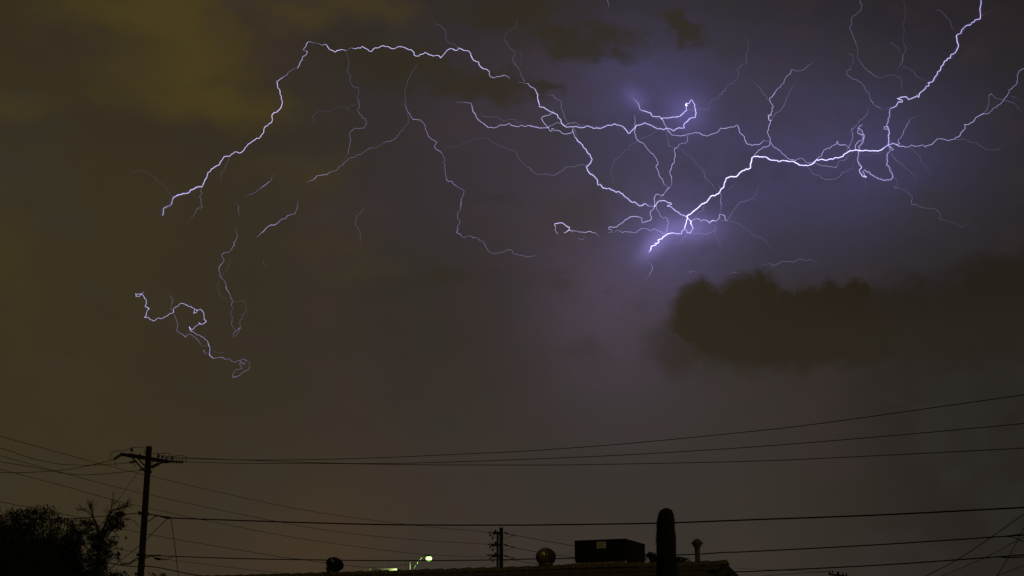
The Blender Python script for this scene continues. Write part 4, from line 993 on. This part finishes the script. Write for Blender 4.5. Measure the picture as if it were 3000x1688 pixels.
bolt('slender crooked bolt wandering down the middle of the sky',
     'd W 825,690 V 775,755 735,835 712,900 682,1000 690,1080 F 688,1135 T 720,1210 775,1290 850,1292 900,1345 930,1449 e 940,75 1030,140 1002,180 1015,205 1060,230 F 1095,280 1118,325 1105,370 1120,440 1125,500 T 1143,553 1195,562 1215,590 F 1260,620 1305,640 1323,665 1305,720 T 1285,800 1292,815 F 1275,870 1250,905 1255,965 1280,980 1270,1020 1248,1040 T 1255,1075 1245,1110 1285,1130 F 1310,1162 1385,1140 T 1415,1163 F 1455,1162 1490,1192 1530,1205 1575,1290 1630,1335 1745,1322 1785,1290 1838,1302 1850,1338 1930,1352 2000,1370 V 2095,1358',
     ['d V 718,1220 718,1285 733,1325 680,1370 F 625,1445 e 585,95 520,130 490,125 V 440,160 360,200 F 330,195 265,225 205,270 185,268 150,295 85,310 30,355 b 2405,168 2370,172 2340,215 2285,230 T 2240,258 2175,272 2130,275 2090,318 2055,330 F 2020,350 2005,370'])
bolt('thin dotted bolt between the small scud clouds at top centre',
     'd W 1895,200 1880,290 1775,355 1750,400 V 1765,440 1810,510 1870,565 1870,595 1842,630 F 1880,700 V 1930,780 F 1945,830 1975,880',
     ['d W 1930,560 1940,640 1935,760'])
bolt('tangled beaded bolt curling low at far left',
     'c F 265,275 M 230,300 180,305 175,295 180,330 215,325 230,300 255,315 270,345 288,365 275,435 B 320,460 M 300,475 290,530 B 270,552 M 310,550 330,575 370,592 420,557 460,565 530,520 585,495 580,465 630,430 655,400 685,403 765,432 815,465 B 800,505 M 830,500 838,480 815,465 845,475 870,463 895,485 910,520 912,555 B 935,600 M 885,628 B 855,610 M 860,625 815,650 795,680 770,678 B 752,655 M 772,700 T 800,710 840,740 900,765 950,810 M 960,850 T 975,880 M 970,960 T 1015,995 F 1060,985 T 1105,980 F 1150,1005 1185,997 1215,1025 1258,1035 1268,1015 1305,1020 1295,1060 1325,1105 1245,1120 1220,1165 T 1227,1198 F 1290,1180 1310,1155 1385,1115 V 1405,1060 1390,1025 F 1355,1005 1310,1000 1310,1035 T 1340,1055 F 1350,1050 1355,1005',
     ['c V 545,310 F 577,370 V 545,460 585,505 F 610,570 628,640 608,690 665,725 T 710,765 F 735,730 775,738 850,800 870,835 910,862 T 955,850',
      'c M 910,905 T 925,945 950,935 M 970,950', 'c W 1000,900 1060,935 1130,930 1190,900'])
bolt('thin bolt hanging straight down above the beaded tangle at left',
     'b V 1250,845 F 1272,910 1265,950 T 1230,1000 1240,1025 F 1185,1095 T 1125,1105 F 1097,1130 1130,1185 T 1085,1240 F 1072,1300 1088,1360 1130,1410 1145,1449 c T 1150,230 F 1195,325 1215,380 1203,420 V 1228,450 1200,490 1212,570 F 1205,625 V 1220,660 1260,690 F 1300,660 1265,700 1230,720 V 1225,760 1250,765 1275,720 1308,670 1295,620 1300,575 1330,570 1325,520 1365,480 W 1360,400 1345,370 1215,390',
     ['c W 1085,115 1055,215 1090,320 1215,385', 'b W 1085,1360 1150,1300 1190,1200 1185,1100'])
bolt('short slanting flash below the left arch, the brighter of two', 'b V 1928,510 F 1920,570 1912,630 1892,685 T 1815,702 1790,738 1750,740 1715,780 M 1660,810 1640,805 T 1600,825 M 1550,875 1510,910 1475,945')
bolt('short slanting flash below the left arch, the fainter of two', 'b V 1695,245 F 1645,285 1630,330 T 1600,350 1555,385 V 1500,425 F 1425,475 V 1350,495 1345,515')
bolt('tiny upright flash left of the two slanting flashes', 'b V 1215,570 1270,580 F 1285,600 T 1282,650 1297,695')
bolt('tiny curled flash on its own in the dark left sky', 'b V 1560,1165 F 1548,1210 1570,1240 V 1550,1265')
bolt('dim upright streak in the dark sky left of centre', 'e W 200,780 V 238,850 215,890 165,925 150,1020 200,1090 205,1150 W 215,1240')
bolt('short hooked bright flash between two dark clouds right of centre',
     'g T 365,800 M 325,745 335,710 B 320,680 325,665 355,665 385,655 420,658 460,690 510,715 500,745 M 440,785',
     ['g B 500,745 M 530,757 T 590,758 M 690,775 780,768 840,785 865,820 T 895,822', 'g T 530,757 F 565,820'])
bolt('small bright wriggle under the hooked flash', 'g M 610,850 640,860 670,870 690,850 695,830')
bolt('small blue flash below the flaring bolt tip', 'g V 1435,1165 F 1520,1165 1545,1190 T 1550,1245 F 1510,1310 V 1430,1390')
bolt('tiny forked flash beneath the violet glow', 'g V 1970,1245 T 2025,1280 2035,1272 F 2110,1270')
bolt('thin flash skimming above the dark cloud bank', 'l V 830,530 945,495 F 970,512 1040,480 1110,488 1150,465 V 1200,478 1230,470 1270,490 1310,497')
bolt('tiny flash at the top of the left cloud turret of the bank', 'l F 680,565 T 710,558 V 740,570')
bolt('short flash cut off by the top edge of the sky', 'm T 1527,-12 1528,5 F 1531,14 1526,28')
